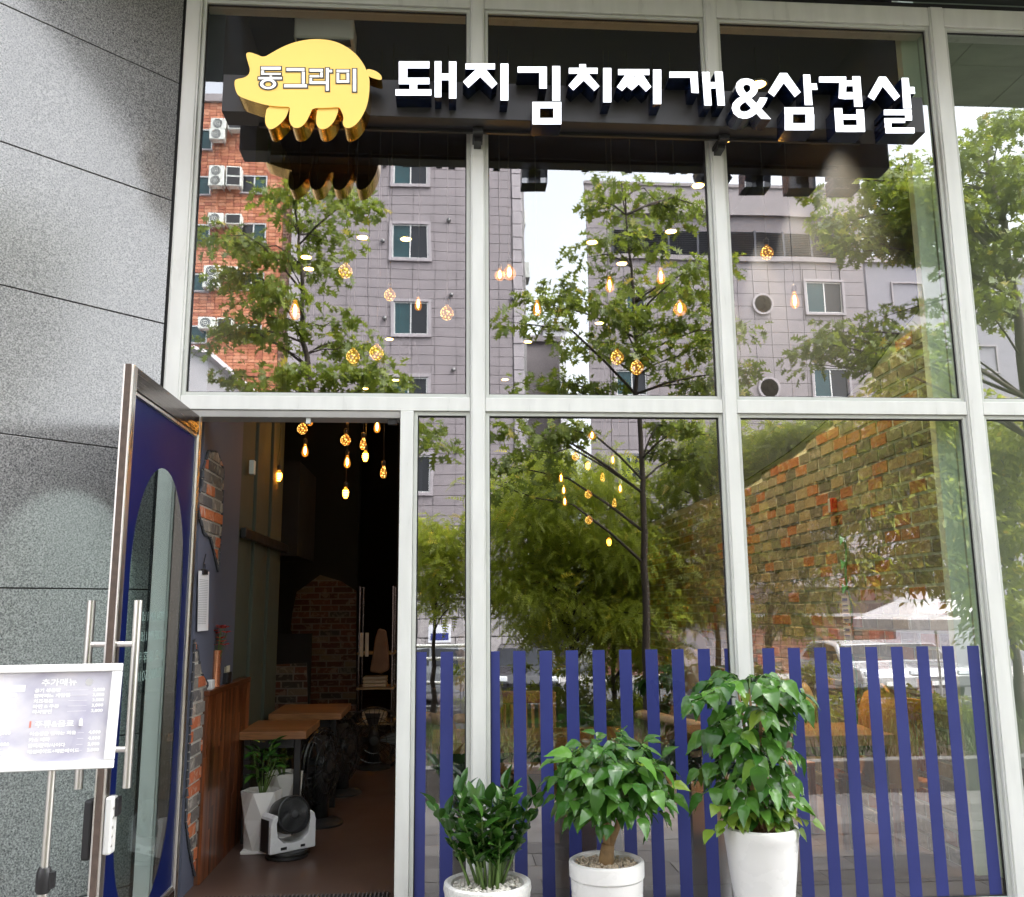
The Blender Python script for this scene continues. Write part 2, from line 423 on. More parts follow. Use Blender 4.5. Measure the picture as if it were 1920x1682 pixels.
# ================================================================== SIGN
M_SIGNBOX = pm('sign_charcoal', (.028, .027, .029), .45, .15, 3)
M_LSIDE = pm('letter_navy_side', (.004, .010, .035), .18, .1, 3, spec=.6)
M_LFACE = emat('letter_face_lit', (.9, .93, 1), .22)
M_GOLDFACE = pm('pig_face_yellow', (.80, .52, .12), .32, .06, 1.5, emit=.07)
M_GOLDSIDE = pm('gold_mirror_side', (.75, .45, .10), .16, .12, 6, metal=1)
M_OUTL = pm('dark_outline', (.05, .045, .04), .5, .1)
sg = thing('shop_sign', 'long black sign box with white raised letters and a golden pig at its left end', 'sign', (.8, -.2, 4.4))
FS, FL = -.252, -.378       # box front, letter front
b = MB(); b.box(-1.285, 2.848, FS, -.10, 4.292, 4.522); b.build('sign_box', M_SIGNBOX, sg, bevel=.003)
for x in (.172, 1.648):
    b = MB(); b.box(x - .03, x + .03, -.17, .004, 4.262, 4.289); b.box(x - .022, x + .022, -.10, .002, 4.235, 4.262)
    b.box(x - .03, x + .03, -.006, .0, 4.20, 4.30)
    b.build('bracket', M_BLACK, sg, bevel=.002)
# thin rail with fittings under the box
b = MB(); b.box(-1.1, 2.5, -.135, -.115, 4.272, 4.290)
b.build('cable_rail', M_BLACK, sg)
def c1(x, y): return (x / 3.2 + 340, y / 3.2)
def c2(x, y): return (x / 3.2 + 880, y / 3.2)
def c3(x, y): return (x / 3.2 + 1320, y / 3.2)
def R(x0, y0, x1, y1): return [(x0, y0), (x1, y0), (x1, y1), (x0, y1)]
LET = [
 (c1, [R(1305, 368, 1488, 410), R(1305, 410, 1356, 505), R(1356, 466, 1488, 505), R(1370, 505, 1415, 537), R(1285, 535, 1500, 572), R(1520, 366, 1560, 582), R(1560, 440, 1606, 480), R(1606, 367, 1650, 590)]),
 (c1, [R(1705, 381, 1882, 416), [(1690, 490), (1722, 527), (1795, 460), (1830, 416), (1768, 416)], [(1896, 500), (1864, 531), (1790, 458), (1768, 416), (1828, 416)], R(1915, 381, 1962, 602)]),
 (c2, [R(290, 400, 465, 436), R(420, 436, 465, 531), R(498, 396, 545, 603), R(378, 611, 552, 649), R(378, 649, 423, 745), R(505, 649, 552, 745), R(423, 707, 505, 745)]),
 (c2, [R(660, 385, 700, 409), R(597, 407, 770, 442), [(595, 512), (624, 542), (690, 480), (716, 442), (655, 442)], [(781, 517), (750, 545), (682, 478), (655, 442), (716, 442)], R(803, 407, 852, 613)]),
 (c2, [R(893, 415, 1080, 450), [(885, 522), (916, 546), (962, 500), (985, 450), (935, 450)], [(948, 522), (976, 542), (1032, 490), (1045, 450), (1003, 450)], [(935, 450), (980, 450), (1000, 486), (976, 512), (962, 495)], [(1092, 520), (1060, 549), (1005, 492), (990, 450), (1045, 450)], R(1103, 416, 1152, 623)]),
 (c2, [R(1200, 430, 1370, 466), [(1326, 466), (1371, 466), (1376, 559), (1333, 556)], [(1396, 431), (1441, 431), (1455, 632), (1410, 632)], [(1443, 492), (1474, 492), (1478, 530), (1446, 530)], [(1472, 429), (1520, 429), (1534, 632), (1490, 632)]]),
 (c3, None),
 (c3, [[(455, 438), (498, 438), (490, 482), (420, 580), (384, 554)], [(458, 438), (498, 438), (580, 553), (545, 583), (470, 487)], [(595, 447), (637, 447), (652, 630), (605, 630)], [(640, 500), (676, 500), (682, 538), (643, 538)], R(483, 643, 658, 684), R(485, 684, 534, 780), R(611, 684, 662, 780), R(534, 738, 611, 780)]),
 (c3, [[(690, 460), (853, 460), (853, 497), (690, 494)], [(812, 497), (855, 497), (850, 596), (808, 590)], [(890, 457), (938, 457), (952, 640), (902, 640)], R(853, 482, 892, 516), R(851, 552, 895, 594), [(782, 648), (830, 648), (840, 790), (792, 790)], [(915, 655), (960, 655), (968, 790), (920, 790)], R(834, 686, 918, 716), R(838, 750, 921, 790)]),
 (c3, [[(1050, 460), (1092, 460), (1080, 505), (1020, 603), (983, 580)], [(1052, 460), (1092, 460), (1176, 577), (1144, 604), (1064, 508)], [(1186, 467), (1228, 467), (1246, 650), (1196, 650)], [(1233, 521), (1263, 521), (1268, 562), (1236, 562)], R(1080, 657, 1247, 690), R(1208, 690, 1249, 722), R(1083, 708, 1208, 736), R(1086, 736, 1126, 766), R(1090, 764, 1265, 798)]),
]
amp = dict(o=(1373, 148, 1441, 222))
def circ(cx, cy, rx, ry, a0, a1, n=14): return [(cx + rx * math.cos(rad(a0 + (a1 - a0) * i / n)), cy + ry * math.sin(rad(a0 + (a1 - a0) * i / n))) for i in range(n + 1)]
for fn, strokes in LET:
    b = MB()
    if strokes is None:
        Vv, Fc = text_mesh('&', 1.0, .014)
        xs = [v.x for v in Vv]; ys = [v.y for v in Vv]
        p0 = W(1373, 222, FL); p1 = W(1441, 148, FL)
        sx = (p1.x - p0.x) / (max(xs) - min(xs)); sz = (p1.z - p0.z) / (max(ys) - min(ys))
        n = len(Vv)
        for yy in (FL, FS + .002):
            b.v += [Vector((p0.x + (v.x - min(xs)) * sx, yy, p0.z + (v.y - min(ys)) * sz)) for v in Vv]
        cnt = {}
        for q in Fc:
            b.f.append(q); b.mi.append(0)
            for i in range(len(q)):
                e = (q[i], q[(i + 1) % len(q)]); cnt[e] = 1
        for (i, j) in list(cnt):
            if (j, i) not in cnt: b.f.append([j, i, i + n, j + n]); b.mi.append(1)
    else:
        for k, st in enumerate(strokes):
            pts = [W(*fn(*p), FL) for p in st]
            pts = [Vector((p.x, FL + .0004 * k, p.z)) for p in pts]
            b.prism(pts, (0, FS + .001 - FL, 0), 0, 1, back=False)
    o = b.build('letter', [M_LFACE, M_LSIDE], sg)
# pig
def smooth_poly(pts, it=2):
    for _ in range(it):
        q = []
        for i in range(len(pts)):
            a, c = pts[i], pts[(i + 1) % len(pts)]
            q += [(a[0] * .75 + c[0] * .25, a[1] * .75 + c[1] * .25), (a[0] * .25 + c[0] * .75, a[1] * .25 + c[1] * .75)]
        pts = q
    return pts
body = [(392, 316), (388, 330), (398, 370), (414, 420), (402, 452), (372, 468), (330, 474), (318, 488), (321, 525), (332, 560), (350, 580), (420, 606), (520, 634),
        (600, 640), (648, 640), (652, 655), (645, 712), (655, 748), (678, 768), (715, 766), (748, 735), (775, 680), (787, 648), (870, 648), (945, 642), (955, 655), (976, 705), (966, 740), (980, 766), (1015, 770),
        (1058, 738), (1090, 690), (1113, 640), (1127, 570), (1130, 500), (1128, 470), (1118, 440), (1095, 385), (1050, 325), (995, 282), (930, 250), (860, 236), (790, 234), (720, 243), (650, 262), (590, 290), (540, 318), (495, 345), (450, 326), (415, 314)]
FP = -.405
def pigplate(pts, y0, y1, name, par, it=2, mats=None):
    b = MB(); P = [W(*c1(*p), FP) for p in smooth_poly(pts, it)]
    P = [Vector((p.x, y0, p.z)) for p in P]
    b.prism(P, (0, y1 - y0, 0), 0, 1); return b.build(name, mats or [M_GOLDFACE, M_GOLDSIDE], par)
pig = pigplate(body, FP, FS - .003, 'pig', sg)
leg1 = [(514, 625), (500, 690), (500, 735), (520, 768), (548, 768), (590, 738), (625, 700), (640, 660), (650, 625)]
leg3 = [(818, 630), (806, 700), (808, 745), (832, 770), (872, 766), (912, 728), (935, 680), (945, 630)]
for lg in (leg1, leg3): pigplate(lg, FP + .012, FS - .004, 'pig_leg', sg)
tail = [(1105, 414), (1140, 414), (1185, 434), (1205, 462), (1200, 480), (1170, 474), (1120, 458)]
pigplate(tail, FP + .002, FS - .06, 'pig_tail', sg, 2)
M_OFFW = emat('pig_lettering_white', (.85, .83, .78), .12)
pt = [  # strokes of the small lettering on the pig
 R(478, 402, 600, 424), R(478, 424, 500, 450), R(478, 440, 600, 455), R(528, 455, 548, 466), R(462, 464, 606, 482),
 R(630, 410, 742, 432), R(722, 432, 744, 508), R(615, 508, 757, 530),
 R(768, 415, 852, 436), R(832, 436, 852, 470), R(768, 454, 832, 470), R(768, 470, 788, 508), R(768, 490, 870, 510), R(866, 410, 888, 550), R(886, 420, 908, 440),
 R(930, 420, 1010, 440), R(930, 440, 950, 500), R(990, 440, 1010, 500), R(930, 484, 1010, 502), R(1028, 415, 1052, 555)]
for (gw_, yy, mt_, nm) in ((5, FP - .003, M_OUTL, 'lettering_outline'), (-2.5, FP - .006, M_OFFW, 'lettering')):
    b = MB()
    for k, st in enumerate(pt):
        (x0, y0), _, (x1, y1), _ = st
        P = [W(*c1(*p), FP) for p in R(x0 - gw_, y0 - gw_, x1 + gw_, y1 + gw_)]
        y_ = yy - .0001 * (k % 7)
        b.poly([(P[3].x, y_, P[3].z), (P[2].x, y_, P[2].z), (P[1].x, y_, P[1].z), (P[0].x, y_, P[0].z)])
    cx, cy_ = 522, 508
    rr = 36 + gw_; ri = 18 - gw_; n = 20
    for i in range(n):
        a0, a1 = 2 * math.pi * i / n, 2 * math.pi * (i + 1) / n
        q = [(cx + 1.45 * rr * math.cos(a1), cy_ + rr * .9 * math.sin(a1)), (cx + 1.45 * rr * math.cos(a0), cy_ + .9 * rr * math.sin(a0)), (cx + 1.45 * ri * math.cos(a0), cy_ + .9 * ri * math.sin(a0)), (cx + 1.45 * ri * math.cos(a1), cy_ + .9 * ri * math.sin(a1))]
        b.poly([(W(*c1(*p), FP).x, yy - .0008, W(*c1(*p), FP).z) for p in q])
    b.build(nm, mt_, pig)

# ================================================================== OPEN GLASS DOOR  (u = distance from hinge along -y, v = x, z)
XD = -1.385; HY = -.02; DW = 1.13; DZ0, DZ1 = .012, 2.565
dr = thing('glass_door', 'open glass entrance door with steel frame and blue film around an oval', 'door', (XD, HY, 0))
def dbox(u0, u1, v0, v1, z0, z1): return MB().box(XD + v0, XD + v1, HY - u1, HY - u0, z0, z1)
T = .022
dbox(0, .05, -T, T, DZ0, DZ1).build('stile', M_STEEL, dr, bevel=.003)
dbox(DW - .055, DW, -T, T, DZ0, DZ1).build('stile', M_STEEL, dr, bevel=.003)
b = dbox(DW + .001, DW + .006, -.012, .012, DZ0, DZ1); b.build('edge_seal', pm('brown_weather_strip', (.10, .07, .055), .7, .3, 30), dr)
dbox(.051, DW - .056, -T + .001, T - .001, DZ1 - .105, DZ1 - .001).build('rail', M_STEELD, dr, bevel=.003)
dbox(.051, DW - .056, -T + .001, T - .001, DZ0, DZ0 + .11).build('rail', M_STEELD, dr, bevel=.003)
b = MB()
for (u0, u1, z0, z1) in ((.051, .066, .123, 2.459), (DW - .071, DW - .056, .123, 2.459), (.067, DW - .072, 2.442, 2.459), (.067, DW - .072, .123, .14)):
    b.box(XD - .016, XD + .016, HY - u1, HY - u0, z0, z1)
b.build('glazing_bead', M_STEEL, dr, bevel=.002)
gp = dbox(.06, DW - .065, -.004, .004, .125, 2.455).build('glass_panel', M_DGLASS, dr)
# blue film with a stadium shaped window
def film(xo, nm, flip):
    u0, u1, z0, z1 = .0665, DW - .0715, .1405, 2.441
    cu = (u0 + u1) / 2; rx = .40; ztop, zbot = 2.19, .16; rz = .52
    outer, inner = [], []
    n = 24
    ang = [math.pi * i / n for i in range(n + 1)]
    top = [(cu + rx * math.cos(a), ztop - rz + rz * math.sin(a)) for a in ang]
    bot = [(cu - rx * math.cos(a), zbot + rz - rz * math.sin(a)) for a in ang]
    b = MB()
    def quad(p, q, r, s):
        pts = [(XD + xo, HY - a[0], a[1]) for a in (p, q, r, s)]
        b.poly(pts if not flip else pts[::-1])
    for i in range(n):
        a, c = top[i], top[i + 1]
        quad(a, (a[0], z1), (c[0], z1), c)
        a, c = bot[i], bot[i + 1]
        quad(a, (a[0], z0), (c[0], z0), c)
    quad((cu + rx, zbot + rz), (u1, zbot + rz), (u1, ztop - rz), (cu + rx, ztop - rz))
    quad((u0, zbot + rz), (cu - rx, zbot + rz), (cu - rx, ztop - rz), (u0, ztop - rz))
    for (ua, ub) in ((cu + rx, u1), (u0, cu - rx)):
        quad((ua, ztop - rz), (ub, ztop - rz), (ub, z1), (ua, z1)); quad((ua, z0), (ub, z0), (ub, zbot + rz), (ua, zbot + rz))
    return b.build(nm, M_DOORBLUE, gp)
film(.0055, 'blue_film', False)
# lettering on the outer face of the pane, seen reversed from behind
M_WLET = pm('white_lettering', (.75, .78, .78), .5, .05)
b = MB()
for (s, z, sz) in (('OPEN AM 11:00', 1.46, .062), ('CLOSE PM 11:00', 1.37, .062), ('일 요 일 휴 무', 1.275, .058), ('02.000.5018', 1.19, .066)):
    Vv, Fc = text_mesh(s, sz); w = max(v.x for v in Vv); n = len(b.v)
    sc = .40 / w
    b.v += [Vector((XD - .0055, HY - .36 - v.x * sc, z + v.y)) for v in Vv]
    for q in Fc: b.f.append([n + i for i in q]); b.mi.append(0)
b.build('lettering', M_WLET, gp)
# pull handles on both faces: bar with two standoffs
for sgn in (1, -1):
    hx = XD + sgn * .095; hu = DW - .028; b = MB()
    z0, z1 = .80, 1.55
    b.tube([(hx, HY - hu, z0), (hx, HY - hu, z1)], .017, 16)
    for z in (.95, 1.37): b.tube([(XD + sgn * .023, HY - hu, z), (hx, HY - hu, z)], .0125, 12)
    o = b.build('pull_handle', M_STEEL, dr, smooth=True, autos=40)
# digital lock: inner body white with black cover, outer body black
lk = dbox(DW - .06, DW + .002, .0235, .055, .55, .77).build('lock_body', pm('lock_white', (.7, .7, .68), .35, .05), dr, bevel=.008)
dbox(DW - .075, DW - .02, .0545, .066, .69, .765).build('lock_cover', M_BLACK, lk, bevel=.006)
b = MB()
for z in (.727, .69, .655, .62, .585): b.tube([(XD + .055, HY - DW + .012 - .004, z), (XD + .058, HY - DW + .012 - .004, z)], .005, 8)
b.build('lock_screw', M_STEEL, lk)
dbox(DW - .065, DW - .0, -.06, -.0235, .53, .76).build('lock_keypad', M_BLACK, dr, bevel=.01)

# ================================================================== MENU STAND
YM = -1.75
ms = thing("menu_stand", "silver framed menu board on a telescopic pole in front of the granite wall", "menu stand")
c_tr, c_br = W(232, 1244, YM), W(230, 1416, YM)
dl = W(0, 1250, YM - .08)
# board plane: right edge at YM, turned slightly so its left end is nearer
BH = (c_tr - c_br).length; BW = .62
ex = (W(0, 1250, YM - .05) - c_tr); ex.z = 0; ex.normalize()          # along the board to the left
ez = Vector((0, 0, 1)); en = ez.cross(ex); 
if en.y > 0: en = -en
tilt = rad(8); ez = (ez * math.cos(tilt) - en * math.sin(tilt)).normalized(); en = ex.cross(ez)
if en.y > 0: en = -en
B0 = c_tr
def bp(u, w, d=0): return B0 + ex * u - ez * (w * .81) + en * d
def bbox(mb, u0, u1, w0, w1, d0, d1):
    n = len(mb.v); mb.v += [bp(u, w, d) for d in (d0, d1) for w in (w0, w1) for u in (u0, u1)]
    for q in ((0, 2, 3, 1), (4, 5, 7, 6), (0, 1, 5, 4), (2, 6, 7, 3), (0, 4, 6, 2), (1, 3, 7, 5)): mb.f.append([n + i for i in q]); mb.mi.append(0)
M_FRAMES = pm('silver_snap_frame', (.74, .74, .74), .3, .03, 3, spec=.6)
BH = .425
b = MB(); fw = .033
bbox(b, 0, BW, 0, fw, 0, .016); bbox(b, 0, BW, BH - fw, BH, 0, .016); bbox(b, 0, fw, fw + .0005, BH - fw - .0005, .0, .0155); bbox(b, BW - fw, BW, fw + .0005, BH - fw - .0005, 0, .0155)
b.build('frame', M_FRAMES, ms, bevel=.003)
M_POSTER = pm('menu_poster', (.16, .16, .19), .12, .3, 3, spec=.8, coat=1)
mt, t, bb, out = nodes_of('menu_poster_dark'); M_POSTER = mt
tc = N(t, 'ShaderNodeTexCoord'); nz = N(t, 'ShaderNodeTexNoise', Scale=5, Detail=6, Distortion=.8); t.links.new(tc.outputs['Object'], nz.inputs[0])
r = ramp(t, [(.35, (.36, .36, .46)), (.5, (.50, .50, .57)), (.65, (.62, .61, .64))], nz.outputs[0]); t.links.new(r.outputs[0], bb.inputs['Base Color'])
bb.inputs['Roughness'].default_value = .12; bb.inputs['Coat Weight'].default_value = 1; bb.inputs['Coat Roughness'].default_value = .05; bb.inputs['Coat IOR'].default_value = 1.8
b = MB(); bbox(b, .004, BW - .004, .004, BH - .004, -.006, .006); po = b.build('poster', M_POSTER, ms)
M_MENUW = pm('menu_white_print', (.85, .85, .85), .4, .02)
M_MENUR = pm('menu_red_print', (.6, .2, .15), .4, .02)
def mtext(s, u_left, w, size, mt_b, right=False, off=0.0006):
    Vv, Fc = text_mesh(s, size, off); n = len(mt_b.v); wd_ = max(v.x for v in Vv)
    for v in Vv:
        u = (u_left - v.x) if not right else (u_left + (wd_ - v.x))
        mt_b.v.append(bp(u, w - v.y, .0068))
    for q in Fc: mt_b.f.append([n + i for i in q]); mt_b.mi.append(0)
def brect(mb, u0, u1, w0, w1, d=.0066): mb.poly([bp(u1, w1, d), bp(u0, w1, d), bp(u0, w0, d), bp(u1, w0, d)])
b = MB(); br_ = MB()
UR = .275     # left edge of right column, measured from the right edge of the board
mtext('추가메뉴', UR - .018, .085, .031, b); b.lathe([(.0001, 0), (.012, 0)], 16, bp(UR - .17, .075, .0068), M=Matrix((ex, ez, en)).transposed())
for i, (s, p) in enumerate((('공기 볶음밥', '2,000'), ('할라피뇨 계란찜', '3,000'), ('치즈볶음', '3,000'), ('라면 & 우동', '3,000'), ('묵사발면', '3,000'))):
    w = .112 + i * .0215; mtext(s, UR, w, .017, b); mtext(p, .052, w, .017, b, True); brect(b, .105, .165 - (i == 0) * -.01, w - .006, w - .005)
mtext('주류&음료', UR - .012, .252, .029, b); brect(br_, UR - .002, UR + .004, .228, .254)
b.tube([bp(.118, .252, .008), bp(.118, .236, .008), bp(.118, .222, .008)], [.006, .006, .0025], 6)
for i, (s, p) in enumerate((('이슬같은 반하는 처음', '4,000'), ('카스 테라', '4,000'), ('콜라/환타/사이다', '2,000'), ('매실에이드+레몬에이드', '3,000'))):
    w = .285 + i * .0235; mtext(s, UR, w, .0165, b); mtext(p, .052, w, .017, b, True); brect(b, .105, .125, w - .006, w - .005)
UL = .60
mtext('식사메뉴', UL - .04, .098, .031, b); brect(b, .305, .445, .082, .108); 
for i, (s, p) in enumerate((('돼지 김치찌개', '7,500'), ('돼지고기', '7,500'), ('두루치기 볶음', '7,000'), ('순두부찌개', '6,000'), ('공기밥', '1,000'))):
    w = .128 + i * .0215; mtext(s, UL - .03, w, .017, b); mtext(p, .328, w, .018, b, True); brect(b, .385, .44, w - .006, w - .005)
mtext('고기메뉴', UL - .04, .25, .031, b)
b.poly([bp(.43 + .022 * math.cos(a), .24 + .011 * math.sin(a), .0067) for a in [-2 * math.pi * i / 16 for i in range(16)]])
for s, p, w in (('생삼겹살', '13,000', .278), ('껍데기', '8,000', .322), ('소세지', '2,000', .355)):
    mtext(s, UL - .06, w, .018, b); mtext(p, .333, w, .018, b, True)
mtext('국내산 돼지고기 사용', UL - .06, .295, .011, br_); mtext('추가 주문 가능', UL - .06, .338, .011, br_); mtext('원산지 표시 국내산', UL - .06, .37, .009, br_)
brect(b, .355, .58, .375, .397)
b.build('menu_text', M_MENUW, po); br_.build('menu_text', M_MENUR, po)
# pole with clamp collar and foot
pb = bp(.198, BH - .002, -.02); gx, gy = pb.x + .004, pb.y - .01
ORG[ms] = Vector((gx, gy, 0)); ms.location = ORG[ms]
for ch in ms.children: 
    ch.location = -ORG[ms]
b = MB(); b.tube([(gx, gy, .60), (pb.x, pb.y, pb.z + .05)], .0125, 14); b.build('upper_pole', M_STEEL, ms, smooth=True, autos=40)
b = MB(); b.tube([(gx, gy, -.16), (gx, gy, .63)], .0165, 14); b.build('lower_pole', M_STEEL, ms, smooth=True, autos=40)
b = MB(); b.lathe([(.019, 0), (.024, .008), (.024, .06), (.02, .075), (.018, .08)], 16, (gx, gy, .60)); b.box(gx + .02, gx + .034, gy - .012, gy + .012, .615, .665); b.build('clamp_collar', M_BLACK, ms, smooth=True, autos=35)
b = MB(); b.lathe([(.17, 0), (.172, .008), (.165, .014), (.02, .022), (.018, .04)], 32, (gx, gy, -.178)); b.build('round_foot', M_STEELD, ms, smooth=True, autos=35)
# ================================================================== POTTED PLANTS
def leaf_mat(name, dark, light, rough=.28, trans=.25):
    mt, t, b, out = nodes_of(name)
    oi = N(t, 'ShaderNodeObjectInfo'); g = N(t, 'ShaderNodeNewGeometry')
    ad = N(t, 'ShaderNodeMath', operation='ADD'); t.links.new(oi.outputs['Random'], ad.inputs[0]); t.links.new(g.outputs['Random Per Island'], ad.inputs[1])
    fr = N(t, 'ShaderNodeMath', operation='FRACT'); t.links.new(ad.outputs[0], fr.inputs[0])
    tc = N(t, 'ShaderNodeTexCoord'); nz = N(t, 'ShaderNodeTexNoise', Scale=8, Detail=4); t.links.new(tc.outputs['Object'], nz.inputs[0])
    r = ramp(t, [(0, dark), (.7, tuple((a + c) / 2 for a, c in zip(dark, light))), (.95, light), (.975, (light[0] * 1.9, light[1] * 1.15, light[2])), (1, light)], fr.outputs[0])
    c = mixc(t, .3, r.outputs[0], nz.outputs[0], 'OVERLAY')
    t.links.new(c, b.inputs['Base Color']); b.inputs['Roughness'].default_value = rough
    tl = N(t, 'ShaderNodeBsdfTranslucent'); br = mixc(t, .5, c, light); t.links.new(br, tl.inputs[0])
    mx = N(t, 'ShaderNodeMixShader'); mx.inputs[0].default_value = trans
    t.links.new(b.outputs[0], mx.inputs[1]); t.links.new(tl.outputs[0], mx.inputs[2]); t.links.new(mx.outputs[0], out.inputs[0])
    return mt
def leaf_mesh(name, L, Wd, mat, fold=.25, droop=.35, wavy=.012, tip=True, nl=8, nw=4, veins=5):
    me = bpy.data.meshes.new(name); v, f = [], []
    for i in range(nl + 1):
        s = i / nl
        w = Wd * .5 * (math.sin(math.pi * min(1, s ** .75)) ** .8 if not tip else (math.sin(math.pi * s ** .62) ** .9) * (1 - .25 * s))
        if tip and s > .86: w *= .35 + .5 * (1 - s) / .14
        w = max(w, .0006)
        for k in range(nw + 1):
            q = (k / nw - .5) * 2
            z = abs(q) * w * fold - droop * L * s * s + math.sin(s * veins * 2 * math.pi + abs(q) * 2.2) * wavy * L * abs(q) * (1 - abs(q) * .4) * 2
            v.append((q * w, s * L, z))
    for i in range(nl):
        for k in range(nw):
            a = i * (nw + 1) + k; f.append((a, a + 1, a + nw + 2, a + nw + 1))
    me.from_pydata(v, [], f); me.materials.append(mat); me.polygons.foreach_set('use_smooth', [True] * len(f)); me.update(); return me
def frame(p, d, up, s=1, roll=0):
    d = d.normalized(); x = d.cross(up)
    if x.length < 1e-4: x = Vector((1, 0, 0))
    x.normalize(); z = x.cross(d)
    Mx = Matrix((x, d, z)).transposed().to_4x4()
    return Matrix.Translation(p) @ Mx @ Matrix.Rotation(roll, 4, 'Y') @ Matrix.Diagonal((s, s, s, 1))
M_POTA = pm('terrazzo_white_pot', (.78, .77, .73), .6, .14, 70, bump=.15, bscale=120)
M_POTB = pm('glazed_white_pot', (.84, .83, .81), .3, .03, 4)
M_PEB = pm('white_pebbles', (.72, .69, .62), .6, .25, 25)
M_MOSS = pm('brown_bark_chips', (.16, .10, .05), .9, .4, 30)
M_STEMG = pm('green_stem', (.10, .17, .04), .5, .2, 20)
M_STEMB = pm('brown_trunk', (.26, .16, .07), .8, .3, 25, bump=.5, bscale=60)
YP = -.45
def pebbles(parent, cx, cy, z, R_, n, mat, seed, size=(.006, .013)):
    r = random.Random(seed); b = MB()
    for _ in range(n):
        a = r.uniform(0, 6.283); q = R_ * math.sqrt(r.random()); s = r.uniform(*size)
        c = Vector((cx + q * math.cos(a), cy + q * math.sin(a), z + r.uniform(-.004, .006)))
        pts = [c + Vector(d) * s * r.uniform(.7, 1.15) for d in ((1, 0, 0), (-1, 0, 0), (0, 1, 0), (0, -1, 0), (0, 0, .8), (0, 0, -.6))]
        n0 = len(b.v); b.v += pts
        for q_ in ((0, 2, 4), (2, 1, 4), (1, 3, 4), (3, 0, 4), (2, 0, 5), (1, 2, 5), (3, 1, 5), (0, 3, 5)): b.f.append([n0 + i for i in q_]); b.mi.append(0)
    return b.build('pebbles', mat, parent, kind='stuff')
def pot(cx, rim_px, R_top, R_bot, mat, name, label, ribs=False, lip=.022):
    p = W(cx, rim_px, YP); H = p.z
    t = thing(name, label, 'potted plant', (p.x, YP, 0), 'potted plants in front of the shop')
    pr = [(R_bot, -.178)]
    if ribs:
        n = 4
        for i in range(n):
            z0 = H * i / n; z1 = H * (i + 1) / n
            f0 = R_bot + (R_top - R_bot) * i / n; f1 = R_bot + (R_top - R_bot) * (i + 1) / n
            if i: pr += [(f0 - .006, z0 + .001), (f0 - .006, z0 + .006), (f0, z0 + .009)]
            pr += [(f0 + .001, z0 + .015), (f1, z1 - .004)]
        pr += [(R_top + .003, H - .07), (R_top + .004, H - .012)]
    else:
        pr += [(R_bot + .004, .004)]
        for i in range(1, 8): q = i / 8; pr.append((R_bot + (R_top - R_bot) * q ** .9, (H - .05) * q))
        pr += [(R_top, H - .05), (R_top + (.006 if lip > .02 else .001), H - .03)]
    pr += [(R_top + .002, H - .003), (R_top - lip * .45, H + .003), (R_top - lip, H - .006), (R_top - lip - .004, H - .05), (.001, H - .05)]
    b = MB(); b.lathe(pr, 48, (p.x, YP, 0)); b.build('pot', mat, t, smooth=True, autos=40)
    return t, Vector((p.x, YP, H))
# --- glossy round-leaved plant, left
LM1 = leaf_mat('dark_glossy_leaf', (.018, .07, .010), (.07, .18, .028), .2, .1)
t1, c1_ = pot(914, 1652, .205, .19, M_POTA, 'potted_plant', 'low dark glossy leaved plant in a round speckled white pot', lip=.03)
pebbles(t1, c1_.x, YP, c1_.z - .02, .165, 420, M_PEB, 1)
r = random.Random(11)
lv = [leaf_mesh('leaf', .115, .062, LM1, .3, .15, .004, False), leaf_mesh('leaf', .10, .058, LM1, .35, .25, .004, False)]
n = 0
stems = MB()
for k in range(24):
    a = k * 2.4 + r.uniform(-.3, .3); lean = r.uniform(.05, .36) * (1 if k > 3 else .3)
    L = r.uniform(.30, .46); p = c1_ + Vector((math.cos(a) * r.uniform(.02, .09), math.sin(a) * r.uniform(.02, .09), -.03))
    d = Vector((math.cos(a) * lean * 1.15, math.sin(a) * lean * .8, 1)).normalized()
    pts = []
    for i in range(7):
        s = i / 6; q = p + d * L * s + Vector((math.cos(a), math.sin(a), 0)) * (lean * .16 * s * s) ; pts.append(q)
    stems.tube(pts, [.0085 - .001 * i for i in range(7)], 6)
    for i in range(2, 12):
        s = .22 + .78 * (i - 1) / 10; q = p + d * L * s + Vector((math.cos(a), math.sin(a), 0)) * (lean * .16 * s * s)
        side = a + (1.45 if i % 2 else -1.45) + r.uniform(-.4, .4)
        ld = Vector((math.cos(side), math.sin(side), r.uniform(.15, .9))) + d * .5
        if i == 11: ld = d + Vector((r.gauss(0, .2), r.gauss(0, .2), 0))
        place('leaf', lv[r.randrange(2)], t1, frame(q, ld, Vector((0, 0, 1)) + d * .3, r.uniform(.75, 1.1), r.uniform(-.5, .5)))
stems.build('stem', M_STEMG, t1, smooth=True)
